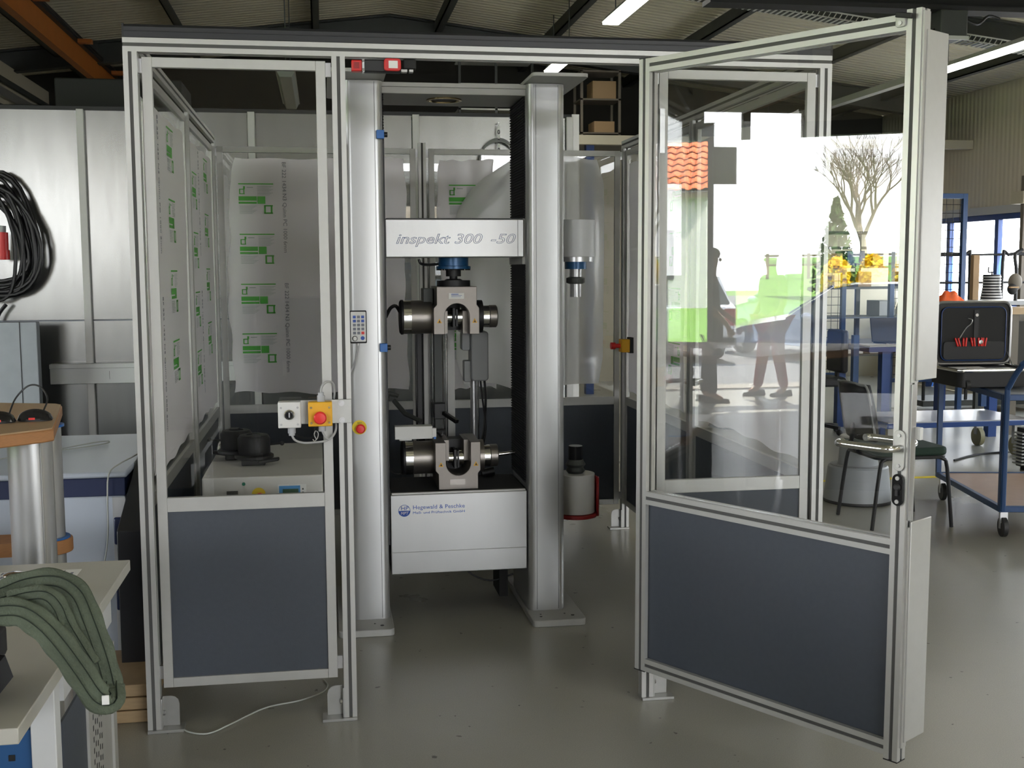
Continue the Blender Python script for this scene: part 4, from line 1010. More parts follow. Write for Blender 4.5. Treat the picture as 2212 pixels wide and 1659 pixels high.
P(MB().tube([(.015, -.012, .16), (.015, -.015, .80), (.02, -.03, .88), (.05, -.10, .99), (.10, -.14, 1.03), (LW-.10, -.14, 1.03), (LW-.05, -.10, .99), (LW-.02, -.03, .88), (LW-.015, -.015, .80), (LW-.015, -.012, .16)], .016, 10, smooth=4), 'push_handle', 'steel_blue')
for x, y in ((.04, .04), (LW-.04, .04), (.04, LL-.04), (LW-.04, LL-.04)): caster(t, x, y, .058, .15)
# tool case, open
def toolcase(loc, rz):
    t = thing('tool_case', 'open black tool case with silver rim and red handled pliers on the blue trolley', 'tool case', loc, rz)
    P = lambda mb, n, m_, **kw: mb.build(n, m_, t, world=False, **kw)
    P(MB().rprism(-.25, -.20, .25, .20, .045, 'z', .012, .105, 6), 'case_shell', 'black', bevel=.004)
    P(MB().tube([(-.235, -.198, .112), (.235, -.198, .112), (.25, -.18, .112), (.25, .18, .112), (.235, .198, .112), (-.235, .198, .112), (-.25, .18, .112), (-.25, -.18, .112)], .009, 8, True, flat=1.3), 'case_rim', 'chrome')
    P(MB().box(-.235, -.185, .104, .235, .185, .108), 'case_tray', 'black_matt')
    P(MB().box(-.12, -.14, .108, .15, -.02, .114).box(-.18, .0, .108, .02, .1, .112), 'document', 'paper')
    for x in (-.2, .2):
        P(MB().lathe([(.028, -.013), (.028, .013)], (x, -.19, .03), (1, 0, 0), 16), 'corner_wheel', 'caster')
    lid = MB().rprism(-.25, .125, .25, .51, .05, 'y', .165, .225, 6)
    lo = P(lid, 'lid_shell', 'black', bevel=.004)
    pts = []
    for cx2, cz2, st in ((.20, .46, 0), (-.20, .46, 90), (-.20, .175, 180), (.20, .175, 270)):
        for k in range(5): a_ = R(st+90*k/4); pts.append((cx2+.05*math.cos(a_), .160, cz2+.05*math.sin(a_)))
    P(MB().tube(pts, .0085, 8, True), 'lid_rim', 'steel')
    P(MB().rprism(-.205, .150, .215, .475, .03, 'y', .152, .164, 5), 'tool_board', 'black_matt')
    pts2 = [(x*.84+.005, .150, .148+(z-.125)*.86) for x, _, z in pts]
    P(MB().tube(pts2, .003, 6, True), 'board_piping', 'tool_blue')
    P(MB().rprism(-.19, .155, .205, .265, .02, 'y', .143, .153, 4), 'tool_pocket', 'black')
    P(MB().box(.005, .146, .26, .035, .151, .46), 'strap', 'chair_black')
    P(MB().lathe([(.010, 0), (.010, .006)], (.02, .146, .43), (0, -1, 0), 12), 'snap_button', 'steel')
    for k, (x, a_) in enumerate(((-.10, -14), (-.065, 8), (-.005, -5), (.035, 6), (.06, 14))):
        b_ = MB()
        c_ = math.cos(R(a_)); s_ = math.sin(R(a_))
        b_.bar((x, .138, .235), (x+.05*s_-.008, .138, .235+.055*c_), .012, .010); b_.bar((x+.015, .138, .235), (x+.05*s_+.012, .138, .235+.055*c_), .012, .010)
        P(b_, 'plier_handle', 'red_button', bevel=.003)
    P(MB().tube([(-.09, .138, .285), (-.07, .138, .32), (-.045, .138, .355), (-.02, .138, .375), (-.012, .138, .40), (-.04, .138, .41)], .003, 6, smooth=4), 'plier_jaw', 'steel')
    P(MB().lathe([(.009, 0), (.013, .003), (.013, .006), (.009, .007)], (.045, .135, .262), (0, -1, 0), 14), 'ring_tool', 'steel')
    for x in (-.24, .24): P(MB().bar((x, .10, .115), (x*.98, .165, .20), .006, .004), 'lid_stay', 'steel')
    return t
toolcase((4.60, 2.56, .826), R(-4))
t = MB().rprism(4.205, 1.02, 4.36, 1.30, .05, 'y', 3.28, 3.44).build('black_bag', 'black_matt', None, bevel=.02)
tag(t, 'soft black bag standing behind the left side of the tool case', 'bag')
t.location = (0.42, -.15, -.19)

# ---- blue table with monitors and its lower shelf ----------------------
t = thing('work_table', 'blue steel work table carrying the laptop beyond the green chair', 'table', (5.6, 5.7, 0))
MB().box(5.42, 5.70, .80, 6.74, 6.78, .845).build('table_top', 'tool_blue', t, bevel=.003)
MB().box(5.44, 5.72, .845, 6.72, 6.76, .855).build('top_sheet', 'grey_plastic', t)
for x, y in ((5.60, 5.76), (6.66, 5.76), (5.60, 6.65), (6.66, 6.65)): MB().box(x-.04, y-.04, .0, x+.04, y+.04, .80).build('leg', 'tool_blue', t)
t = thing('shelf_trolley', 'low blue framed trolley with grey steel deck on cream castors', 'trolley', (5.9, 4.8, 0))
MB().box(5.05, 4.62, .265, 6.35, 5.35, .305).build('frame', 'tool_blue', t, bevel=.003)
MB().box(5.07, 4.64, .305, 6.33, 5.33, .313).build('deck', 'steel', t)
for x, y in ((5.12, 4.70), (6.25, 4.72), (5.12, 5.28), (6.25, 5.28)):
    MB().cyl((x-.02, y, .08), (x+.02, y, .08), .08, seg=20).build('caster', 'wheel_tan', t)
    MB().box(x-.03, y-.02, .10, x+.03, y+.02, .265).build('fork', 'steel', t)
for x in (5.10, 6.30): MB().box(x-.025, 5.29, .34, x+.025, 5.34, .98).build('upright', 'steel_blue', t)
t = thing('laptop', 'open dark laptop on the blue work table', 'laptop', (5.95, 6.1, .855))
MB().box(5.66, 5.85, .856, 6.02, 6.10, .872).build('keyboard_deck', 'black', t, bevel=.003)
MB().obox((5.84, 6.17, .975), (.34, .012, .23), Matrix.Rotation(R(-14), 3, 'X')).build('screen', 'black', t, bevel=.004)
t = thing('paper_stack', 'white papers on the blue work table right of the laptop', 'papers', (6.4, 6, .855))
MB().box(6.10, 5.86, .855, 6.45, 6.08, .865).box(6.2, 5.95, .865, 6.62, 6.2, .87).build('sheet', 'paper', t)
t = thing('round_table', 'light grey round table with a blue instrument beyond the enclosure', 'table', (5.1, 6.7, 0))
MB().lathe([(.69, .82), (.70, .825), (.70, .845), (.69, .85)], (4.68, 6.9, 0), (0, 0, 1), 48).build('table_top', 'cab_beige', t)
MB().cyl((4.68, 6.9, .03), (4.68, 6.9, .82), .05, seg=20).build('table_column', 'steel', t)
MB().lathe([(.32, 0), (.30, .02), (.06, .035)], (4.68, 6.9, 0), (0, 0, 1), 32).build('table_base', 'dark_steel', t)
t = thing('blue_instrument', 'blue and white bench instrument with lettered front on the round table', 'instrument', (5.1, 6.9, .85))
IX, IZ = -.10, -.075
MB().prism([(4.62+IX, .926+IZ), (5.40+IX, .926+IZ), (5.42+IX, .985+IZ), (5.35+IX, 1.075+IZ), (4.62+IX, 1.085+IZ)], 'y', 6.66, 6.95).build('housing', 'letter_blue', t, bevel=.006)
MB().prism([(4.62+IX, 1.085+IZ), (5.35+IX, 1.075+IZ), (5.33+IX, 1.093+IZ), (4.62+IX, 1.10+IZ)], 'y', 6.67, 6.94).build('top_cover', 'white_plastic', t, bevel=.003)
MB().box(4.70+IX, 6.652, 1.015+IZ, 5.12+IX, 6.662, 1.055+IZ).build('name_strip', 'cardboard', t)
text('name_text', 'Ger\u00e4teschule', .035, 'print_grey', t, (4.78+IX, 6.650, 1.022+IZ), (1, 0, 0), (0, 0, 1), width=.30)
text('maker_text', 'Hegewald & Peschke', .030, 'white_plastic', t, (4.84+IX, 6.657, .965+IZ), (1, 0, 0), (0, 0, 1), width=.32)
MB().lathe([(.028, 0), (.028, .003)], (5.28+IX, 6.658, 1.04+IZ), (0, -1, 0), 20).build('seal', 'yellow_box', t)
# office chair and wooden crates beyond
t = thing('office_chair', 'black office chair standing in front of the blue table legs', 'chair', (5.2, 6.2, 0))
MB().rprism(5.02, 6.02, 5.40, 6.42, .08, 'z', .46, .54, 5).build('seat', 'chair_black', t, bevel=.02)
MB().rprism(5.33, .58, 5.40, .98, .03, 'y', 6.05, 6.39).build('backrest', 'chair_black', t, bevel=.02)
MB().cyl((5.21, 6.22, .08), (5.21, 6.22, .46), .03, seg=14).bar((5.36, 6.22, .48), (5.37, 6.22, .60), .05, .02).build('stem', 'black', t)
for k in range(5):
    a_ = 2*math.pi*k/5+.3; e = (5.21+.2*math.cos(a_), 6.22+.2*math.sin(a_))
    MB().bar((5.21, 6.22, .09), (e[0], e[1], .07), .04, .03).build('leg', 'black', t)
    MB().ball((e[0], e[1], .03), .03, 10, 6).build('caster', 'caster', t)
t = thing('wooden_bench', 'low wooden bench with steel pipe legs left of the blue table', 'bench', (4.9, 7.4, 0))
MB().box(4.5, 7.9, .60, 5.9, 8.3, .66).build('board', 'wood', t, bevel=.003)
MB().box(4.5, 7.95, .30, 5.9, 8.25, .34).build('board', 'wood', t, bevel=.003)
for x in (4.6, 5.55): MB().cyl((x, 8.1, 0), (x, 8.1, .60), .04, seg=14).build('leg', 'steel', t)
# blue mesh rack
def meshrack(x0, x1, y, z0, z1, label, dark=False):
    t = thing('mesh_rack', label, 'rack', (x0, y, 0))
    fr = MB()
    for x in (x0, x1-.05): fr.box(x, y, 0, x+.05, y+.05, z1)
    fr.box(x0+.05, y, z1-.05, x1-.05, y+.05, z1).box(x0+.05, y, z0, x1-.05, y+.05, z0+.04)
    fr.build('frame', 'steel_blue', t, bevel=.003)
    wv = MB(); x = x0+.07
    while x < x1-.06: wv.cyl((x, y+.025, z0+.04), (x, y+.025, z1-.05), .003, seg=4); x += .075
    z = z0+.08
    while z < z1-.06: wv.cyl((x0+.05, y+.02, z), (x1-.05, y+.02, z), .003, seg=4); z += .085
    o = wv.build('wire_mesh', 'black', t); o['kind'] = 'stuff'
    return t
meshrack(5.35, 6.10, 7.6, .4, 1.55, 'blue framed wire mesh rack behind the laptop')
meshrack(6.22, 7.036, 6.88, .4, 2.29, 'tall blue framed wire mesh rack left of the window')
# supply shelf in front of the windows: boards with goods
t = thing('goods_shelf', 'dark goods shelf with boards standing in front of the far windows', 'shelf', (7.3, 9.2, 0))
for x in (5.7, 6.4, 7.1, 7.75): boxp('upright', 'duct_dark', t, x, 9.42, 0, x+.05, 9.47, 1.98)
for z in (.5, .95, 1.30, 1.55, 1.78, 1.96): boxp('shelf_board', 'dark_steel', t, 5.7, 9.0, z, 7.8, 9.45, z+.025)
rnd = random.Random(3)
n_ = 0
LB = ['dark blue plastic bin', 'grey plastic bin', 'brown cardboard box', 'black plastic bin', 'pale grey box']
for zi, z in enumerate((.525, .975, 1.325, 1.575)):
    x = 5.78; n_ = 0
    while x < 7.6:
        wd = rnd.uniform(.14, .26); hh = min(rnd.uniform(.12, .21), (.42, .33, .20, .18)[zi])
        k = rnd.randrange(5)
        if rnd.random() < .75:
            o = MB().box(x, 9.05, z, x+wd, 9.38, z+hh).build('storage_box', ['tool_blue', 'grey_plastic', 'cardboard', 'black', 'cab_beige'][k], None, bevel=.006)
            n_ += 1; tag(o, '%s on the goods shelf, %s board from below, %s from the left' % (LB[k], ['lowest', 'second', 'third', 'fourth'][zi], ['first', 'second', 'third', 'fourth', 'fifth', 'sixth', 'seventh', 'eighth', 'ninth'][n_-1]), 'box', 'boxes on the goods shelf')
        x += wd+rnd.uniform(.03, .10)
# window-side clutter, right edge
t = thing('bar_trolley', 'black tube framed trolley with curved top bars in front of the window', 'trolley', (7.2, 7.5, 0))
for x0, x1 in ((6.93, 7.42), (7.80, 8.14)):
    MB().tube([(x0, 7.45, .10), (x0, 7.45, 1.60), (x0+.06, 7.45, 1.685), (x1-.06, 7.45, 1.685), (x1, 7.45, 1.60), (x1, 7.45, .10)], .018, 8, smooth=3).build('hoop', 'black', t)
MB().cyl((6.93, 7.45, 1.39), (8.2, 7.45, 1.39), .012, seg=8).build('cross_bar', 'black', t)
MB().cyl((7.42, 7.45, 1.685), (7.82, 7.45, 1.685), .010, seg=8).build('top_bar', 'black', t)
MB().box(6.88, 7.36, .08, 8.25, 7.9, .14).build('deck', 'dark_steel', t)
t = thing('side_bench', 'grey work bench under the window carrying the ring stack', 'bench', (7.6, 7.1, 0))
MB().box(7.12, 6.80, 1.17, 8.6, 7.38, 1.21).build('bench_top', 'grey_plastic', t)
for x in (7.2, 8.5): boxp('leg', 'dark_steel', t, x, 6.9, 0, x+.05, 6.95, 1.17)
t = thing('ring_stack', 'stack of black and white rings on a spindle beside the window', 'ring stack', (7.43, 7.05, 1.21))
MB().cyl((7.43, 7.05, 1.21), (7.43, 7.05, 1.50), .008, seg=8).build('spindle', 'black', t)
MB().tube([(7.44, 7.05, 1.50), (7.39, 7.05, 1.50), (7.39, 7.05, 1.555)], .008, 8).build('crank', 'black', t)
for k in range(9):
    z = 1.215+k*.029; r_ = .092+.018*max(0, 4-k)/4
    MB().cyl((7.43, 7.05, z), (7.43, 7.05, z+.012), r_, seg=24).build('white_ring', 'white_plastic', t)
    MB().cyl((7.43, 7.05, z+.012), (7.43, 7.05, z+.029), r_-.006, seg=24).build('black_ring', 'black', t)
t = thing('work_gloves', 'bundle of dark work gloves hanging on a black stand', 'gloves', (7.56, 6.9, 1.21))
MB().tube([(7.62, 6.92, 1.21), (7.62, 6.92, 1.32), (7.62, 6.92, 1.52), (7.60, 6.92, 1.68), (7.68, 6.92, 1.73)], .018, 8, smooth=4).build('stand', 'black', t)
MB().ball((7.59, 6.89, 1.40), (.075, .05, .09)).build('glove', 'cream_dark', t)
MB().ball((7.55, 6.87, 1.33), (.055, .04, .06)).build('glove', 'black_matt', t)
MB().box(7.50, 6.83, 1.34, 7.60, 6.86, 1.355).build('glove_cuff', 'cardboard', t, bevel=.004)
t = thing('bag_case', 'dark case under the orange bag', 'case', (6.7, 6.55, .9))
MB().box(6.50, 6.45, .855, 6.98, 6.75, 1.195).build('body', 'black_matt', t, bevel=.008)
rnd = random.Random(8)
t = MB().grid(16, 10, lambda u, v: (6.56+.28*u, 6.50+.20*v, 1.195+.12*math.sin(math.pi*u)**.6*math.sin(math.pi*v)**.6*(1+.25*math.sin(17*u+5*v)*math.sin(13*v+2)))).build('orange_bag', 'orange_bag', None, ang=180)
tag(t, 'crumpled orange plastic bag lying left of the open tool case lid', 'bag')
t = MB().box(7.36, 7.28, 1.21, 7.43, 7.34, 1.68).build('cardboard_strip', 'cardboard', None, bevel=.003)
tag(t, 'upright brown cardboard strip against the bright window', 'cardboard')
t = thing('wall_unit', 'brown wall duct and shelf post at the right picture edge', 'wall duct', (8.6, 8.7, 0))
MB().box(8.60, 8.34, 0, 8.66, 8.40, 2.6).build('post', 'cream_dark', t)
MB().box(8.55, 8.28, 2.28, 8.75, 8.52, 2.42).build('box', 'cream', t)
t = thing('wood_cabinet', 'wooden bench end with a dark opening beyond the tool case at the right edge', 'cabinet', (7.2, 6.0, 0))
MB().box(6.86, 5.80, 0, 6.94, 5.88, 1.12).build('post', 'cream_dark', t)
MB().box(6.94, 5.86, .5, 7.6, 5.96, 1.05).build('body', 'gable_dark', t, bevel=.003)
MB().box(6.84, 5.78, 1.12, 7.7, 6.1, 1.18).build('top_board', 'wood', t)
t = thing('floor_heater', 'small dark ribbed heater standing on the floor at the right edge', 'heater', (5.9, 4.1, 0))
MB().box(5.86, 4.0, .03, 6.2, 4.12, .33).build('body', 'chair_black', t, bevel=.004)
for k in range(10): boxp('rib', 'grey_plastic', t, 5.83, 4.0, .05+k*.026, 5.86, 4.12, .062+k*.026)
boxp('foot', 'black', t, 5.90, 4.0, 0, 5.96, 4.12, .03)

# yellow line on the floor
struct('floor_line', MB().box(3.6, 3.9, 0, 8.8, 3.96, .002), 'yellow')
t = MB().tube([(5.6, 4.55, .008), (6.0, 4.8, .008), (6.6, 4.9, .008), (7.4, 5.1, .008), (8.2, 5.0, .008)], .008, smooth=5).build('floor_cable', 'cable_black')
tag(t, 'black cable running over the floor behind the low trolley', 'cable')

# ================================================================== LEFT PART
# cable coil on the partition
t = thing('cable_coil', 'thick coil of black cable hanging on the galvanised wall at the left edge', 'cable', (-1.35, 3.8, 1.7))
rnd = random.Random(11)
for k in range(15):
    cxk = -1.40+rnd.uniform(-.03, .03); czk = 1.70+rnd.uniform(-.06, .05); rx_ = .20+rnd.uniform(-.06, .05); rz_ = .36+rnd.uniform(-.08, .06); yk = PY-.085-.012*(k % 7)
    MB().tube([(cxk+rx_*math.cos(a_)*(1+.06*math.sin(3*a_+k)), yk-.012*math.sin(a_+k), czk+rz_*math.sin(a_)-.05*math.cos(2*a_)) for a_ in [2*math.pi*j/26 for j in range(26)]], .012, 7, True).build('cable_loop', 'cable_black', t)
MB().tube([(-1.36, PY-.10, 1.35), (-1.40, PY-.10, 1.30), (-1.44, PY-.10, 1.22)], .012, smooth=3).build('cable_end', 'cable_black', t)
MB().cyl((-1.345, PY-.16, 1.80), (-1.35, PY-.16, 1.69), .032, .036, seg=16).cyl((-1.35, PY-.16, 1.69), (-1.35, PY-.16, 1.63), .042, seg=16).build('plug', 'red', t)
MB().cyl((-1.343, PY-.16, 1.84), (-1.345, PY-.16, 1.80), .02, seg=12).build('plug_collar', 'grey_plastic', t)
MB().cyl((-1.38, PY-.16, 2.03), (-1.38, PY-.037, 2.03), .012, seg=8).build('hook', 'steel', t)
t = thing('steel_sheet_box', 'grey sheet steel box panel leaning by the galvanised wall at the left', 'sheet', (-1.5, 3.6, 0))
MB().box(-2.3, 3.50, 0, -1.115, 3.58, 1.25).build('panel', 'galv_rough', t, bevel=.003)
MB().box(-1.215, 3.495, 0, -1.212, 3.501, 1.25).build('seam', 'black', t)
MB().cyl((-1.36, 3.497, 1.06), (-1.36, 3.50, 1.06), .012, seg=12).build('knockout', 'dark_steel', t)
t = thing('cable_duct', 'white horizontal cable duct on the galvanised wall', 'duct', (-.6, PY-.05, .9))
MB().box(-1.12, PY-.085, .835, .12, PY-.036, .945).build('duct_body', 'white_powder', t, bevel=.003)
MB().box(-1.12, PY-.10, .935, .12, PY-.036, .965).build('duct_lid', 'white_powder', t, bevel=.003)
boxp('duct_joint', 'dark_steel', t, -.755, PY-.0855, .862, -.753, PY-.085, .915)
# chain with wire ring
t = thing('wire_coil', 'coil of grey wire hanging on a black and white chain at the back', 'wire coil', (1.80, PY-.05, 2.4))
for k in range(10): MB().tube([(1.80+.006*math.cos(a_), PY-.06, 2.50-k*.03+.014*math.sin(a_)) for a_ in [2*math.pi*j/8 for j in range(8)]], .0035, 5, True).build('chain_link', 'black' if k % 2 else 'white_plastic', t)
for k in range(4): MB().tube([(1.80+(.115+.006*k)*math.cos(a_), PY-.05-.006*k, 2.30-.012*k+(.13+.004*k)*math.sin(a_)) for a_ in [2*math.pi*j/30 for j in range(30)]], .004, 6, True).build('wire_loop', 'grey_plastic', t)
MB().cyl((1.80, PY-.06, 2.53), (1.80, PY, 2.53), .006, seg=8).build('hook', 'steel', t)
# white equipment cabinet
t = thing('equipment_cabinet', 'white equipment cabinet with a dark blue band left of the enclosure', 'cabinet', (-.7, 1.1, 0))
MB().box(-1.4, .645, .04, -.152, 1.70, .695).build('body', 'white_cab', t, bevel=.006)
MB().box(-1.4, .645, .695, -.152, 1.70, .765).build('blue_band', 'navy', t, bevel=.002)
MB().box(-1.41, .630, .767, -.142, 1.705, .790).build('top_cover', 'white_cab', t, bevel=.008)
for z in (.508, .250): MB().box(-.196, .622, z-.0, -.150, .646, z+.105).build('door_hinge', 'navy', t, bevel=.006)
MB().box(-.200, .640, .06, -.152, .645, .69).build('edge_strip', 'white_powder', t)
for x in (-1.3, -.25): MB().box(x, .70, 0, x+.06, 1.6, .04).build('foot', 'black', t)
t = thing('dark_rack', 'dark grey slanted housing squeezed between white cabinet and enclosure', 'housing', (-.08, 1, 0))
MB().prism([(.35, 0), (1.7, 0), (1.7, .90), (1.10, .90), (.35, .62)], 'x', -.138, -.018).build('body', 'duct_dark', t, bevel=.004)
t = MB().tube([(-.75, .95, .795), (-.55, 1.15, .80), (-.40, 1.35, .802), (-.34, 1.40, .80), (-.37, 1.33, .796), (-.60, 1.10, .795)], .0025, smooth=5).build('white_lead', 'cable_white')
tag(t, 'thin white lead lying in a loop on the white cabinet top', 'cable')
t = MB().tube([(-.148, 1.1, .80), (-.16, .9, .805), (-.19, .75, .80), (-.205, .62, .785), (-.21, .60, .70), (-.215, .605, .55), (-.24, .61, .42), (-.30, .62, .30)], .003, smooth=5).build('white_lead', 'cable_white')
tag(t, 'white lead hanging over the front edge of the white cabinet', 'cable')
t = thing('timber_block', 'rough timber block on the floor left of the corner post', 'timber', (-.1, .2, 0))
for k in range(3): MB().box(-.19, .10+.004*k, .001+k*.045, -.012, .50, .043+k*.045).build('board', 'wood', t, bevel=.003)
# stand table with wooden top
t = thing('stand_table', 'stand table with plywood top and oval aluminium columns at the left', 'table', (-.4, -.35, 0))
TZ = 1.10
TP = [(-1.0, -1.15), (-.30, -.53), (-.195, -.435), (-.170, -.40), (-.275, .21), (-.30, .245), (-1.2, .55)]
MB().prism(TP, 'z', TZ-.040, TZ-.004).build('top_board', 'ply_edge', t, bevel=.004)
MB().prism([(x-.004, y) for x, y in TP], 'z', TZ-.004, TZ).build('top_face', 'ply_top', t)
def oval(cx2, cy2, rx2, ry2, n=32): return [(cx2+rx2*math.cos(2*math.pi*k/n), cy2+ry2*math.sin(2*math.pi*k/n)) for k in range(n)]
c1 = MB().prism(oval(-.262, -.30, .064, .056), 'z', .02, TZ-.05).build('column', 'column_alu', t)
MB().box(-.222, -.349, .03, -.220, -.33, TZ-.05).build('column_seam', 'frame_alu', c1)
c2 = MB().prism(oval(-.295, .0, .058, .050), 'z', .02, TZ-.05).build('column', 'column_alu', t)
for c_ in ((-.262, -.30), (-.295, .0)): MB().prism(oval(c_[0], c_[1], .068, .062), 'z', TZ-.048, TZ-.040).build('blue_disc', 'knob_blue', t)
MB().prism(oval(-.295, .0, .080, .080), 'z', .64, .685).build('lower_board', 'ply_edge', t, bevel=.004)
MB().prism(oval(-.295, .0, .072, .073), 'z', .685, .690).build('blue_disc', 'knob_blue', t)
MB().prism([(-1.1, -.12), (-.36, -.06), (-.36, .07), (-1.1, .10)], 'z', .64, .685).build('lower_board', 'ply_edge', t)
MB().box(-.70, -.42, 0, -.20, .12, .02).build('base_plate', 'dark_steel', t, bevel=.004)
def mouse(x, y, a, label):
    t = thing('computer_mouse', label, 'mouse', (x, y, TZ), a)
    m_ = MB().grid(14, 10, lambda u, v: (.052*(2*u-1)*math.sqrt(max(0, 1-(2*v-1)**2*.35)), .030*(2*v-1)*(1-.15*abs(2*u-1)), .004+.032*math.sqrt(max(0, (1-(2*u-1)**2)*(1-(2*v-1)**2))))).build('shell', 'black_gloss', t, world=False, ang=180)
    MB().prism([(.050*math.cos(k*.3927), .030*math.sin(k*.3927)) for k in range(16)], 'z', .0, .008).build('base', 'black', t, world=False)
    MB().box(-.012, -.032, .006, .006, -.027, .012).build('glow_light', 'red_button', t, world=False)
mouse(-.262, -.22, 0, 'black computer mouse with red light on the plywood table, right one')
mouse(-.360, -.26, R(20), 'black computer mouse on the plywood table cut by the left edge')
t = MB().tube([(-.243, -.19, TZ+.028), (-.24, -.15, TZ+.06), (-.265, -.13, TZ+.095), (-.30, -.13, TZ+.098), (-.335, -.15, TZ+.06), (-.345, -.20, TZ+.01)], .0028, smooth=6).build('mouse_cable', 'cable_black')
tag(t, 'thin black mouse cable arching over the plywood table', 'cable')
for k in range(4):  # unseen cabinets added to keep bright floor and yard out of the door reflection
    t = thing('steel_cabinet', ['low dark steel cabinet by the left gate, nearest the front', 'low dark steel cabinet by the left gate, second from the front', 'low dark steel cabinet by the left gate, third from the front', 'low dark steel cabinet by the left gate, furthest back'][k], 'cabinet', (-2.6, -2.6+k*.86, 0), 0, 'low steel cabinets by the left gate')
    y0 = -3.0+k*.86
    MB().box(-2.95, y0, .06, -2.45, y0+.84, .93).build('body', 'duct_dark', t, bevel=.004)
    MB().box(-2.97, y0-.005, .93, -2.43, y0+.845, .96).build('top', 'deck_brown', t, bevel=.003)
    for yy in (y0+.02, y0+.43):
        dd = MB().box(-2.45, yy, .09, -2.43, yy+.39, .90).build('door', 'infill', t, bevel=.003)
        MB().box(-2.43, yy+.18, .70, -2.41, yy+.21, .82).build('handle', 'steel', dd)
    MB().box(-2.93, y0+.02, 0, -2.47, y0+.82, .06).build('plinth', 'black', t)
for k in range(4):  # unseen cabinets added to darken the left pane's reflection and the lower left
    x0 = -2.5+k*.86
    t = thing('tall_cabinet', ['dark double door cabinet behind the viewer, leftmost one', 'dark double door cabinet behind the viewer, second from the left', 'dark double door cabinet behind the viewer, third from the left', 'dark double door cabinet behind the viewer, rightmost one'][k], 'cabinet', (x0+.42, -5.9, 0), 0, 'cabinets behind the viewer')
    MB().box(x0, -6.2, .06, x0+.84, -5.62, 1.30).build('body', 'duct_dark', t, bevel=.004)
    MB().box(x0-.005, -6.22, 1.30, x0+.845, -5.60, 1.33).build('top', 'black_matt', t, bevel=.003)
    for xx in (x0+.02, x0+.43):
        dd = MB().box(xx, -5.62, .09, xx+.39, -5.60, 1.27).build('door', 'duct_dark', t, bevel=.003)
        MB().box(xx+.18, -5.60, .70, xx+.21, -5.58, .82).build('handle', 'steel', dd)
    MB().box(x0+.02, -6.18, 0, x0+.82, -5.64, .06).build('plinth', 'black', t)
# near workbench
t = thing('work_bench', 'cream topped work bench in the lower left corner', 'work bench', (-.4, -1.3, 0))
MB().box(-1.3, -1.95, .772, .100, -.82, .800).build('bench_top', 'worktop', t, bevel=.002)
MB().box(-1.2, -1.45, .66, .062, -.90, .772).build('apron', 'white_powder', t)
MB().box(-.50, -1.60, .0, .035, -1.585, .66).build('blue_board', 'board_blue', t)
hl = MB()
for i in range(8):
    for j in range(9): hl.box(.0-.07*i-.012, -1.602, .60-.07*j, .0-.07*i, -1.5995, .612-.07*j)
o = hl.build('board_hole', 'black', t); o['kind'] = 'stuff'
MB().box(.035, -1.62, 0, .082, -1.575, .772).build('leg', 'white_powder', t, bevel=.002)
MB().box(.078, -1.57, 0, .083, -1.12, .66).build('side_sheet', 'infill', t)
MB().box(.083, -1.35, 0, .089, -1.10, .68).build('perforated_side', 'plate_grey', t)
hl = MB()
for i in range(5):
    for j in range(24): hl.box(.0885, -1.31+.022*i, .04+.026*j+.008*(i % 2), .0895, -1.303+.022*i, .052+.026*j+.008*(i % 2))
o = hl.build('side_slot', 'black', t); o['kind'] = 'stuff'
boxp('leg', 'plate_grey', t, .05, -1.10, 0, .095, -1.06, .66)
t = thing('delivery_note', 'printed white sheet with barcodes on the bench top', 'paper', (-.15, -1.0, .80))
MB().box(-.30, -1.12, .800, -.005, -.90, .8012).build('sheet', 'paper', t)
pb = MB(); rnd = random.Random(5)
for r_ in range(6):
    x = -.29
    while x < -.04:
        w_ = rnd.uniform(.0015, .006); pb.box(x, -1.10+r_*.034, .8012, x+w_, -1.085+r_*.034+.008, .8016); x += w_+rnd.uniform(.002, .006)
pb.box(-.025, -1.09, .8012, -.018, -.93, .8016)
pb.build('barcode', 'print_grey', t)['kind'] = 'stuff'
t = thing('paper_weight', 'small chrome capped black puck on the printed sheet', 'paper weight', (-.11, -1.0, .80))
MB().lathe([(.020, .8016), (.022, .808), (.012, .814), (.012, .822), (.026, .826), (.026, .838)], (-.115, -1.10, 0), (0, 0, 1), 20).build('body', 'black_gloss', t)
MB().lathe([(.026, .838), (.025, .846), (.015, .850), (.002, .851)], (-.115, -1.10, 0), (0, 0, 1), 20).build('cap', 'chrome', t)
# vise block carrying the sling
t = thing('bench_vise', 'black steel vise on the work bench under the green sling', 'vise', (-.1, -1.78, .8))
MB().box(-.40, -1.90, .80, .01, -1.68, .855).build('base', 'black', t, bevel=.006)
MB().box(-.40, -1.86, .855, .03, -1.72, .915).build('jaw', 'black_matt', t, bevel=.01)
MB().bar((.03, -1.80, .86), (-.02, -1.93, .80), .05, .05).build('jaw_plate', 'black', t)
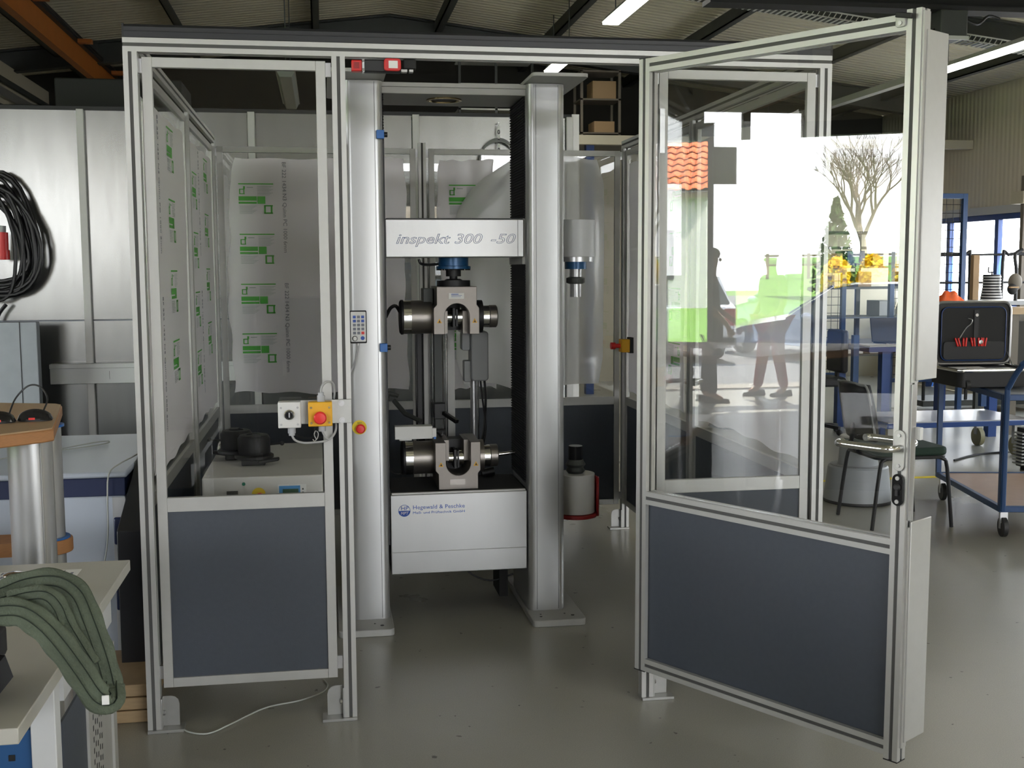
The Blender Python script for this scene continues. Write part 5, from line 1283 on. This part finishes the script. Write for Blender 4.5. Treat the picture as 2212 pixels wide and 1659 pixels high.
# green round sling
sl = thing('lifting_sling', 'worn green textile lifting sling draped over the lower left bench', 'sling', (0, -1.75, .9))
def band(pts, wdt, name='strap', thick=.010, lines=True, m_='sling'):
    # ribbon with rounded section, stripes along it
    P_ = [Vector(p) for p in pts]; q = []
    n = len(P_)
    for i in range(n-1):
        p0 = P_[max(0, i-1)]; p1 = P_[i]; p2 = P_[i+1]; p3 = P_[min(n-1, i+2)]
        for k in range(6):
            u = k/6; q.append(.5*((2*p1)+(-p0+p2)*u+(2*p0-5*p1+4*p2-p3)*u*u+(-p0+3*p1-3*p2+p3)*u**3))
    q.append(P_[-1])
    view = Vector((.25, -1, .45)).normalized()
    def ring(off, sc, nsec):
        vs = []
        for i, p in enumerate(q):
            d = (q[min(i+1, len(q)-1)]-q[max(i-1, 0)]).normalized(); side = d.cross(view).normalized(); nn = side.cross(d).normalized()
            if nn.dot(view) < 0: nn = -nn
            wob = 1+.05*math.sin(i*.9)
            for k in range(nsec):
                a_ = 2*math.pi*k/nsec
                cx3 = math.cos(a_); sx3 = math.sin(a_)
                cx3 = math.copysign(abs(cx3)**.7, cx3)
                vs.append(p+side*(off+cx3*wdt/2*sc*wob)+nn*(sx3*thick*(1 if sc > .5 else .5)+(thick*.93 if sc < .5 else 0)))
        return vs
    for off, sc, mm2, nm in ([(0, 1, m_, name)]+([(wdt*.17, .035, 'sling_line', 'seam'), (-wdt*.17, .035, 'sling_line', 'seam')] if lines else [])):
        ns = 12 if sc == 1 else 6
        vs = ring(off, sc, ns); fs = []
        for i in range(len(q)-1):
            for k in range(ns): fs.append((i*ns+k, i*ns+(k+1) % ns, (i+1)*ns+(k+1) % ns, (i+1)*ns+k))
        fs += [tuple(range(ns)), tuple(range((len(q)-1)*ns, len(q)*ns))]
        MB().add(vs, fs).build(nm, mm2, sl)
def sp(px, py, y):   # helper giving real sling points on the depth plane y (metres)
    d = Fv+Rv*(px-1106)/FPX-Uv*(py-829.5)/FPX; tt = (y+3.8953)/d.y
    return (.6121+d.x*tt, y, 1.5507+d.z*tt)
band([sp(-60, 1300, -1.74), sp(0, 1284, -1.74), sp(60, 1262, -1.74), sp(120, 1258, -1.75), sp(165, 1285, -1.77), sp(190, 1340, -1.79), sp(212, 1400, -1.80), sp(230, 1460, -1.80), sp(238, 1505, -1.81)], .050)
band([sp(-60, 1335, -1.82), sp(0, 1322, -1.82), sp(50, 1325, -1.83), sp(95, 1355, -1.84), sp(135, 1400, -1.85), sp(175, 1455, -1.85), sp(210, 1505, -1.85), sp(236, 1512, -1.84), sp(240, 1480, -1.80)], .050)
band([sp(20, 1300, -1.79), sp(60, 1290, -1.79), sp(100, 1290, -1.80), sp(125, 1315, -1.80), sp(140, 1350, -1.81), sp(170, 1400, -1.82), sp(195, 1440, -1.83)], .040)
MB().obox(sp(228, 1512, -1.865), (.012, .003, .016)).build('sewn_label', 'paper', sl)

# ================================================================== OUTDOORS (behind and left of the viewer, seen in the panes)
def meadow(u, v):
    x = -18-50*u; y = -30+60*v
    return (x, y, -.32+1.75*min(1, u*2.2)+.06*math.sin(x*.4+y*.3)*u)
MB().grid(20, 20, meadow).build('ground_meadow', 'grass')['kind'] = 'structure'
MB().add([(XL-.2, -60, -.012), (XL-.2, YB+10, -.012), (-11, YB+10, -.32), (-11, -60, -.32), (-18.2, YB+10, -.32), (-18.2, -60, -.32)], [(0, 1, 2, 3), (3, 2, 4, 5)]).build('ground_ramp', 'asphalt')['kind'] = 'structure'
MB().box(XL-.2, -60, -.15, 40, YF-.2, -.012).box(XR+.2, YF-.2, -.15, 40, YB+10, -.012).build('ground_yard', 'asphalt')['kind'] = 'structure'
MB().box(-18, -90, -.6, 40, -60, -.33).build('ground_grass', 'grass')['kind'] = 'structure'
pv = MB(); rnd = random.Random(2)
for i in range(28):
    for j in range(5):
        x = 2.2+i*.2+(j % 2)*.1; y = YF-.35-j*.105; pv.box(x, y, -.012, x+.19, y+.095, -.002)
pv.build('paving_strip', 'paver')['kind'] = 'stuff'
# bare tree
def tree(x, y, z, h, label, seed, leafy=False):
    rnd = random.Random(seed)
    t = thing('bare_tree' if not leafy else 'leafy_tree', label, 'tree', (x, y, z))
    trunk = MB(); br = MB()
    def grow(p, d, L, r, lev):
        q = p+d*L; m_ = p+d*L*.5+Vector((rnd.uniform(-1, 1), rnd.uniform(-1, 1), 0))*L*.05
        (trunk if lev < 2 else br).tube([p, m_, q], r, 6 if lev < 3 else 4, rr=[r, r*.85, r*.7])
        if lev >= 6: return
        for k in range(3 if lev else 4):
            a_ = rnd.uniform(0, 6.28); sp_ = rnd.uniform(.28, .62)
            n = Vector((math.cos(a_), math.sin(a_), 0))
            dd = (d+n*sp_*(1.15 if lev < 2 else 1)+Vector((0, 0, .10))).normalized()
            grow(q if k else p+d*L*.8, dd, L*(rnd.uniform(1.3, 1.7) if lev == 0 else rnd.uniform(.62, .88)), r*.58, lev+1)
    grow(Vector((x, y, z)), Vector((0, 0, 1)), h*.13, h*.022, 0)
    trunk.build('trunk', 'bark', t); br.build('branches', 'bark', t)
tree(-38, -1.95, 1.30, 6.4, 'tall bare tree on the meadow reflected in the open door pane', 4)
tree(-36, -5.5, 1.2, 6.0, 'bare tree standing further right of the tall one', 9)
def bush(name, label, cat, x, y, z, rx2, ry2, h, m_, n, seed, cone=False, sz=.12):
    rnd = random.Random(seed); t = thing(name, label, cat, (x, y, z)); mb = MB()
    for k in range(n):
        a_ = rnd.uniform(0, 6.28); v = rnd.random()**(1.0 if not cone else 1.4); rr_ = math.sqrt(rnd.random())*((1-v)*.95+.05 if cone else math.sqrt(max(0, 1-(2*v-1)**2))*.9+.1)
        p = Vector((x+rx2*rr_*math.cos(a_), y+ry2*rr_*math.sin(a_), z+.05+h*v)); e1 = Vector((rnd.uniform(-1, 1), rnd.uniform(-1, 1), rnd.uniform(-1, 1))).normalized()*sz; e2 = e1.cross(Vector((rnd.uniform(-1, 1), rnd.uniform(-1, 1), rnd.uniform(-1, 1)))).normalized()*sz*.6
        mb.add([p-e1, p+e2, p+e1, p-e2], [(0, 1, 2, 3)])
    mb.build('foliage', m_, t)
    MB().cyl((x, y, z-.3), (x, y, z+h*.5), .05, .02, seg=8).build('trunk', 'bark', t)
bush('conifer', 'slim dark green conifer on the meadow edge', 'tree', -27, -.95, .55, .75, .75, 2.5, 'conifer', 1000, 1, True, .10)
for k, (yy, hh) in enumerate(((-.95, .7), (-1.70, .8), (-2.45, .76), (-3.2, .85), (-3.95, .8))):
    bush('forsythia_bush', ['yellow forsythia bush, lowest one nearest the conifer', 'yellow forsythia bush, second from the conifer', 'yellow forsythia bush, middle one of the hedge', 'yellow forsythia bush, tallest of the hedge', 'yellow forsythia bush at the far end of the hedge'][k], 'bush', -21, yy, .25, .50, .34, hh*.5+.85, 'forsythia', 1100, 20+k, False, .09)
bush('evergreen_bush', 'dark evergreen bush at the left end of the meadow', 'bush', -40, 3.2, 1.35, 1.0, 1.0, 1.6, 'conifer', 700, 31)
# fence on the meadow
t = thing('meadow_fence', 'low wooden rail fence across the meadow', 'fence', (-33, 0, 1.0))
for k in range(14): MB().box(-33.05, -8+k*1.3, .8, -32.95, -7.9+k*1.3, 1.65).build('post', 'bark', t)
for z in (1.25, 1.55): MB().box(-33.0, -8, z, -32.96, 9.5, z+.06).build('rail', 'bark', t)
# house with orange pantiles
t = thing('farm_house', 'white rendered farm house with an orange pantile roof seen in the door pane', 'house', (-27, 5, 0))
MB().box(-31, 2.35, -.4, -25.2, 9.5, 3.35).build('wall', 'render_white', t)
MB().box(-25.35, 2.15, 3.18, -24.95, 9.6, 3.30).build('gutter', 'grey_plastic', t)
MB().prism([(-24.9, 3.24), (-28.1, 4.94), (-31.3, 3.24), (-31.3, 3.14), (-28.1, 4.82), (-24.9, 3.12)], 'y', 2.15, 9.6).build('roof_deck', 'bark', t)
L0 = None; ca, sa = .883, .469
for r_ in range(9):
    for c_ in range(24):
        s0 = r_*.40; x = -24.86-s0*ca; z = 3.27+s0*sa; y = 2.17+c_*.30
        if L0 is None:
            def tf(u, v): return (.02-.46*v*ca, .31*u, .46*v*sa+.06*math.sin(u*math.pi)**2+.05*(1-v))
            L0 = MB().grid(6, 2, tf).build('tile', 'tile_orange', t, world=False); md = L0.modifiers.new('s', 'SOLIDIFY'); md.thickness = .015
            L0.location = WM[t.name].inverted() @ Vector((x, y, z))
        else:
            o = L0.copy(); COL.objects.link(o); o.parent = t; o.location = WM[t.name].inverted() @ Vector((x, y, z))
MB().box(-25.21, 3.2, 1.0, -25.17, 4.2, 2.3).build('window', 'car_glass', t)
MB().box(-25.21, 5.6, 1.0, -25.17, 6.6, 2.3).build('window', 'car_glass', t)

# cars: authored along local +x (front), then rotated
def car(loc, rz, paint, label, plate=None):
    t = thing('parked_car', label, 'car', loc, rz)
    P = lambda mb, n, m_, **kw: mb.build(n, m_, t, world=False, **kw)
    prof = [(-2.2, .30), (-2.25, .55), (-2.18, .92), (-1.95, 1.0), (1.0, .98), (1.75, .86), (2.15, .70), (2.2, .42), (2.1, .24), (-2.1, .24)]
    mb = MB(); ws = [(-.78, .92), (-.84, 1), (.84, 1), (.78, .92)]
    n = len(prof); vs = []
    for (yw_, sc) in ws: vs += [(x*(.985 if sc < 1 else 1), yw_, .6+(z-.6)*sc) for x, z in prof]
    fs = [tuple(range(n)), tuple(range(4*n-1, 3*n-1, -1))]
    for k in range(3): fs += [(k*n+i, (k+1)*n+i, (k+1)*n+(i+1) % n, k*n+(i+1) % n) for i in range(n)]
    P(mb.add(vs, fs), 'body', paint, bevel=.03)
    gh = [(-2.05, .97), (-1.80, 1.36), (-1.45, 1.46), (.10, 1.47), (.45, 1.40), (1.12, .96)]
    def gg(sc): return [(x, z) for x, z in gh]
    m2 = MB(); vs = []
    for yy, s2 in ((-.78, 0), (.78, 0)): vs += [(x, yy*(1-.20*(z-.96)/.5), z) for x, z in gh]
    k = len(gh); m2.add(vs, [tuple(range(k)), tuple(range(2*k-1, k-1, -1))]+[(i, k+i, k+(i+1) % k, (i+1) % k) for i in range(k)])
    P(m2, 'glasshouse', 'car_glass', bevel=.02)
    P(MB().grid(8, 4, lambda u, v: (-1.78+2.2*u, (v-.5)*1.24, 1.455+.035*math.sin(math.pi*u)*(1-(2*v-1)**2*.5)+.0)), 'roof', paint)
    for s_ in (-1, 1):
        for xa, za, xb, zb in ((-1.95, .97, -1.72, 1.42), (-.85, .97, -.80, 1.45), (.12, .97, .12, 1.46), (1.10, .97, .42, 1.42)):
            P(MB().bar((xa, s_*.785, za), (xb, s_*.655, zb), .06, .03), 'pillar', paint)
        for xw in (-1.35, 1.38):
            wh = P(MB().lathe([(.20, -.09), (.31, -.10), (.325, -.06), (.325, .06), (.31, .10), (.20, .09)], (xw, s_*.74, .325), (0, 1, 0), 24), 'wheel', 'tyre')
            MB().lathe([(.19, 0), (.20, .03), (.05, .045)], (xw, s_*(.815), .325), (0, s_, 0), 20).build('hubcap', 'steel', wh, world=False)
        P(MB().ball((.80, s_*.92, 1.0), (.09, .10, .07)), 'mirror', paint)
        P(MB().box(-2.24, s_*.72-.10, .62, -2.14, s_*.72+.10, .90), 'tail_lamp', 'dark_red')
        P(MB().box(2.08, s_*.62-.16, .55, 2.18, s_*.62+.16, .70), 'head_lamp', 'white_plastic')
    P(MB().box(-2.27, -.26, .55, -2.24, .26, .66), 'number_plate', 'paper')
    P(MB().box(2.19, -.26, .36, 2.22, .26, .47), 'number_plate', 'paper')
    P(MB().box(-2.3, -.80, .30, -2.1, .80, .42), 'bumper', 'tyre', bevel=.02)
    if plate:
        tt = text('plate_text', plate, .10, 'print_grey', t, (0, 0, 0), (1, 0, 0), (0, 0, 1))
        me = tt.data
        inv = WM[t.name].inverted()
        for v in me.vertices:
            wv_ = WM[t.name] @ v.co; v.co = Vector((-2.275-wv_.y*.0, .2-wv_.x, .57+wv_.z))
    return t
car((-12.9, -1.25, -.32), R(90), 'car_blue', 'dark blue estate car parked outside the left gate')
car((6.6, -16.6, -.012), R(-90), 'car_white', 'white hatchback parked outside the front gate', 'D JQ 91')
car((9.3, -15.2, -.012), R(-100), 'car_silver', 'silver blue car parked outside the front gate', 'D MK 38')
car((3.2, -16.9, -.012), R(-88), 'car_blue', 'dark blue car parked left of the white hatchback')
# outbuilding opposite the front gate
t = thing('barn', 'grey barn with an orange roof opposite the front gate', 'barn', (2, -32, 0))
MB().box(-8, -38, -.1, 7, -32, 2.9).build('wall', 'render_white', t)
MB().prism([(-31.6, 2.8), (-35, 5.2), (-38.4, 2.8)], 'x', -8.3, 7.3).build('roof', 'bark', t)
tree(8.5, -38, 0, 8.0, 'bare tree behind the front yard', 21)
tree(25, -40, 0, 9.0, 'second bare tree behind the front yard', 22)

# people ---------------------------------------------------------------
def skin(name, m_, parent, joints, edges, sub=2):
    me = bpy.data.meshes.new(name); me.from_pydata([j[:3] for j in joints], edges, []); me.materials.append(M[m_])
    o = bpy.data.objects.new(name, me); COL.objects.link(o); o.parent = parent; WM[o.name] = WM[parent.name]
    s_ = o.modifiers.new('skin', 'SKIN'); sv = me.skin_vertices[0].data if me.skin_vertices else None
    if sv is None:
        lay = me.attributes
    for i, j in enumerate(joints):
        me.skin_vertices[0].data[i].radius = (j[3], j[4] if len(j) > 4 else j[3])
    me.skin_vertices[0].data[0].use_root = True
    sb = o.modifiers.new('sub', 'SUBSURF'); sb.levels = sub; sb.render_levels = sub
    s_.use_smooth_shade = True
    return o
def skin2(name, m_, parent, joints, edges, sub=2):
    # the skin layer only exists once the modifier is added through ops-free API
    me = bpy.data.meshes.new(name)
    import bmesh
    b = bmesh.new(); lay = b.verts.layers.skin.verify()
    vs = []
    for i, j in enumerate(joints):
        v = b.verts.new(j[:3]); v[lay].radius = (j[3], j[4] if len(j) > 4 else j[3]); v[lay].use_root = (i == 0); vs.append(v)
    for a_, c_ in edges: b.edges.new((vs[a_], vs[c_]))
    b.to_mesh(me); b.free(); me.materials.append(M[m_])
    o = bpy.data.objects.new(name, me); COL.objects.link(o); o.parent = parent; WM[o.name] = WM[parent.name]
    s_ = o.modifiers.new('skin', 'SKIN'); s_.use_smooth_shade = True
    sb = o.modifiers.new('sub', 'SUBSURF'); sb.levels = sub; sb.render_levels = sub
    return o
def person(loc, rz, label, shirt, trouser, stride=.12, arm=.1):
    """faces local +x; y is the person's left"""
    t = thing('person', label, 'person', loc, rz)
    J = [(0, 0, .96, .13, .15), (0, 0, 1.12, .11, .13), (0.01, 0, 1.32, .11, .16), (0.0, 0, 1.46, .06, .08), (.02, 0, 1.54, .05, .055),
         (-.0, .17, 1.42, .055), (-.02, .23, 1.15, .042), (arm, .26, .92, .030), (arm+.04, .26, .84, .028),
         (-.0, -.17, 1.42, .055), (.0, -.23, 1.15, .042), (arm*1.5, -.25, .93, .030), (arm*1.5+.04, -.25, .85, .028),
         (0, .10, .88, .085), (stride*.4, .105, .50, .058), (stride, .11, .09, .042), (stride+.12, .12, .04, .035),
         (0, -.10, .88, .085), (-stride*.2, -.105, .50, .058), (-stride, -.11, .09, .042), (-stride+.12, -.12, .04, .035),
         (.03, 0, 1.66, .085, .075), (.03, 0, 1.74, .07, .065)]
    E = [(0, 1), (1, 2), (2, 3), (3, 4), (4, 21), (21, 22), (2, 5), (5, 6), (6, 7), (7, 8), (2, 9), (9, 10), (10, 11), (11, 12), (0, 13), (13, 14), (14, 15), (15, 16), (0, 17), (17, 18), (18, 19), (19, 20)]
    skin2('body', 'skin', t, J, E)
    k = 1.14
    sj = [(J[i][0], J[i][1], J[i][2], J[i][3]*k+.006, (J[i][4] if len(J[i]) > 4 else J[i][3])*k+.006) for i in (0, 1, 2, 3, 5, 6, 9, 10)]
    skin2('shirt', shirt, t, sj, [(0, 1), (1, 2), (2, 3), (2, 4), (4, 5), (2, 6), (6, 7)])
    tj = [(J[i][0], J[i][1], J[i][2], J[i][3]*k+.012, (J[i][4] if len(J[i]) > 4 else J[i][3])*k+.010) for i in (0, 13, 14, 15, 17, 18, 19)]
    skin2('trousers', trouser, t, tj, [(0, 1), (1, 2), (2, 3), (0, 4), (4, 5), (5, 6)])
    for i in (15, 19):
        x, y = J[i][0], J[i][1]
        MB().grid(8, 6, lambda u, v: (x-.09+.28*u, y+.048*(2*v-1)*(1-.3*u*u), .005+.075*math.sqrt(max(0, 1-(2*v-1)**2))*(1-.45*u))).build('shoe', 'cloth_black', t, world=False, ang=180)
        MB().rprism(x-.10, y-.05, x+.20, y+.05, .04, 'z', 0, .02, 4).build('sole', 'black', t, world=False)
    # face and hair
    MB().ball((.02, 0, 1.725), (.098, .082, .072), 16, 8).build('hair', 'hair', t, world=False)
    MB().ball((.118, 0, 1.655), (.018, .012, .020), 8, 6).build('nose', 'skin', t, world=False)
    for s_ in (-1, 1):
        MB().ball((.103, s_*.030, 1.682), (.008, .012, .007), 8, 6).build('eye', 'paper', t, world=False)
        MB().ball((.03, s_*.080, 1.665), (.018, .008, .028), 8, 6).build('ear', 'skin', t, world=False)
        hx = (J[8] if s_ > 0 else J[12])
        for f_ in range(4):
            yo = (f_-1.5)*.017
            MB().tube([(hx[0]-.005+yo, hx[1], hx[2]+.01), (hx[0]+.005+yo, hx[1]-s_*.01, hx[2]-.045), (hx[0]+.0+yo, hx[1]-s_*.03, hx[2]-.075+.006*abs(f_-1.5))], .0085, 6).build('finger', 'skin', t, world=False)
        MB().tube([(hx[0]+.02, hx[1], hx[2]+.02), (hx[0]+.045, hx[1]-s_*.015, hx[2]-.01), (hx[0]+.045, hx[1]-s_*.025, hx[2]-.04)], .010, 6).build('thumb', 'skin', t, world=False)
    MB().ball((.105, 0, 1.618), (.006, .020, .005), 8, 5).build('mouth', 'dark_red', t, world=False)
    return t
person((6.0, -9.35, 0), R(165), 'person in grey jacket and maroon trousers standing near the gate', 'shirt_grey', 'trouser_maroon')
person((5.05, -8.9, 0), R(20), 'person in dark clothes standing nearer the left of the gate', 'cloth_black', 'cloth_black', .05, .2)
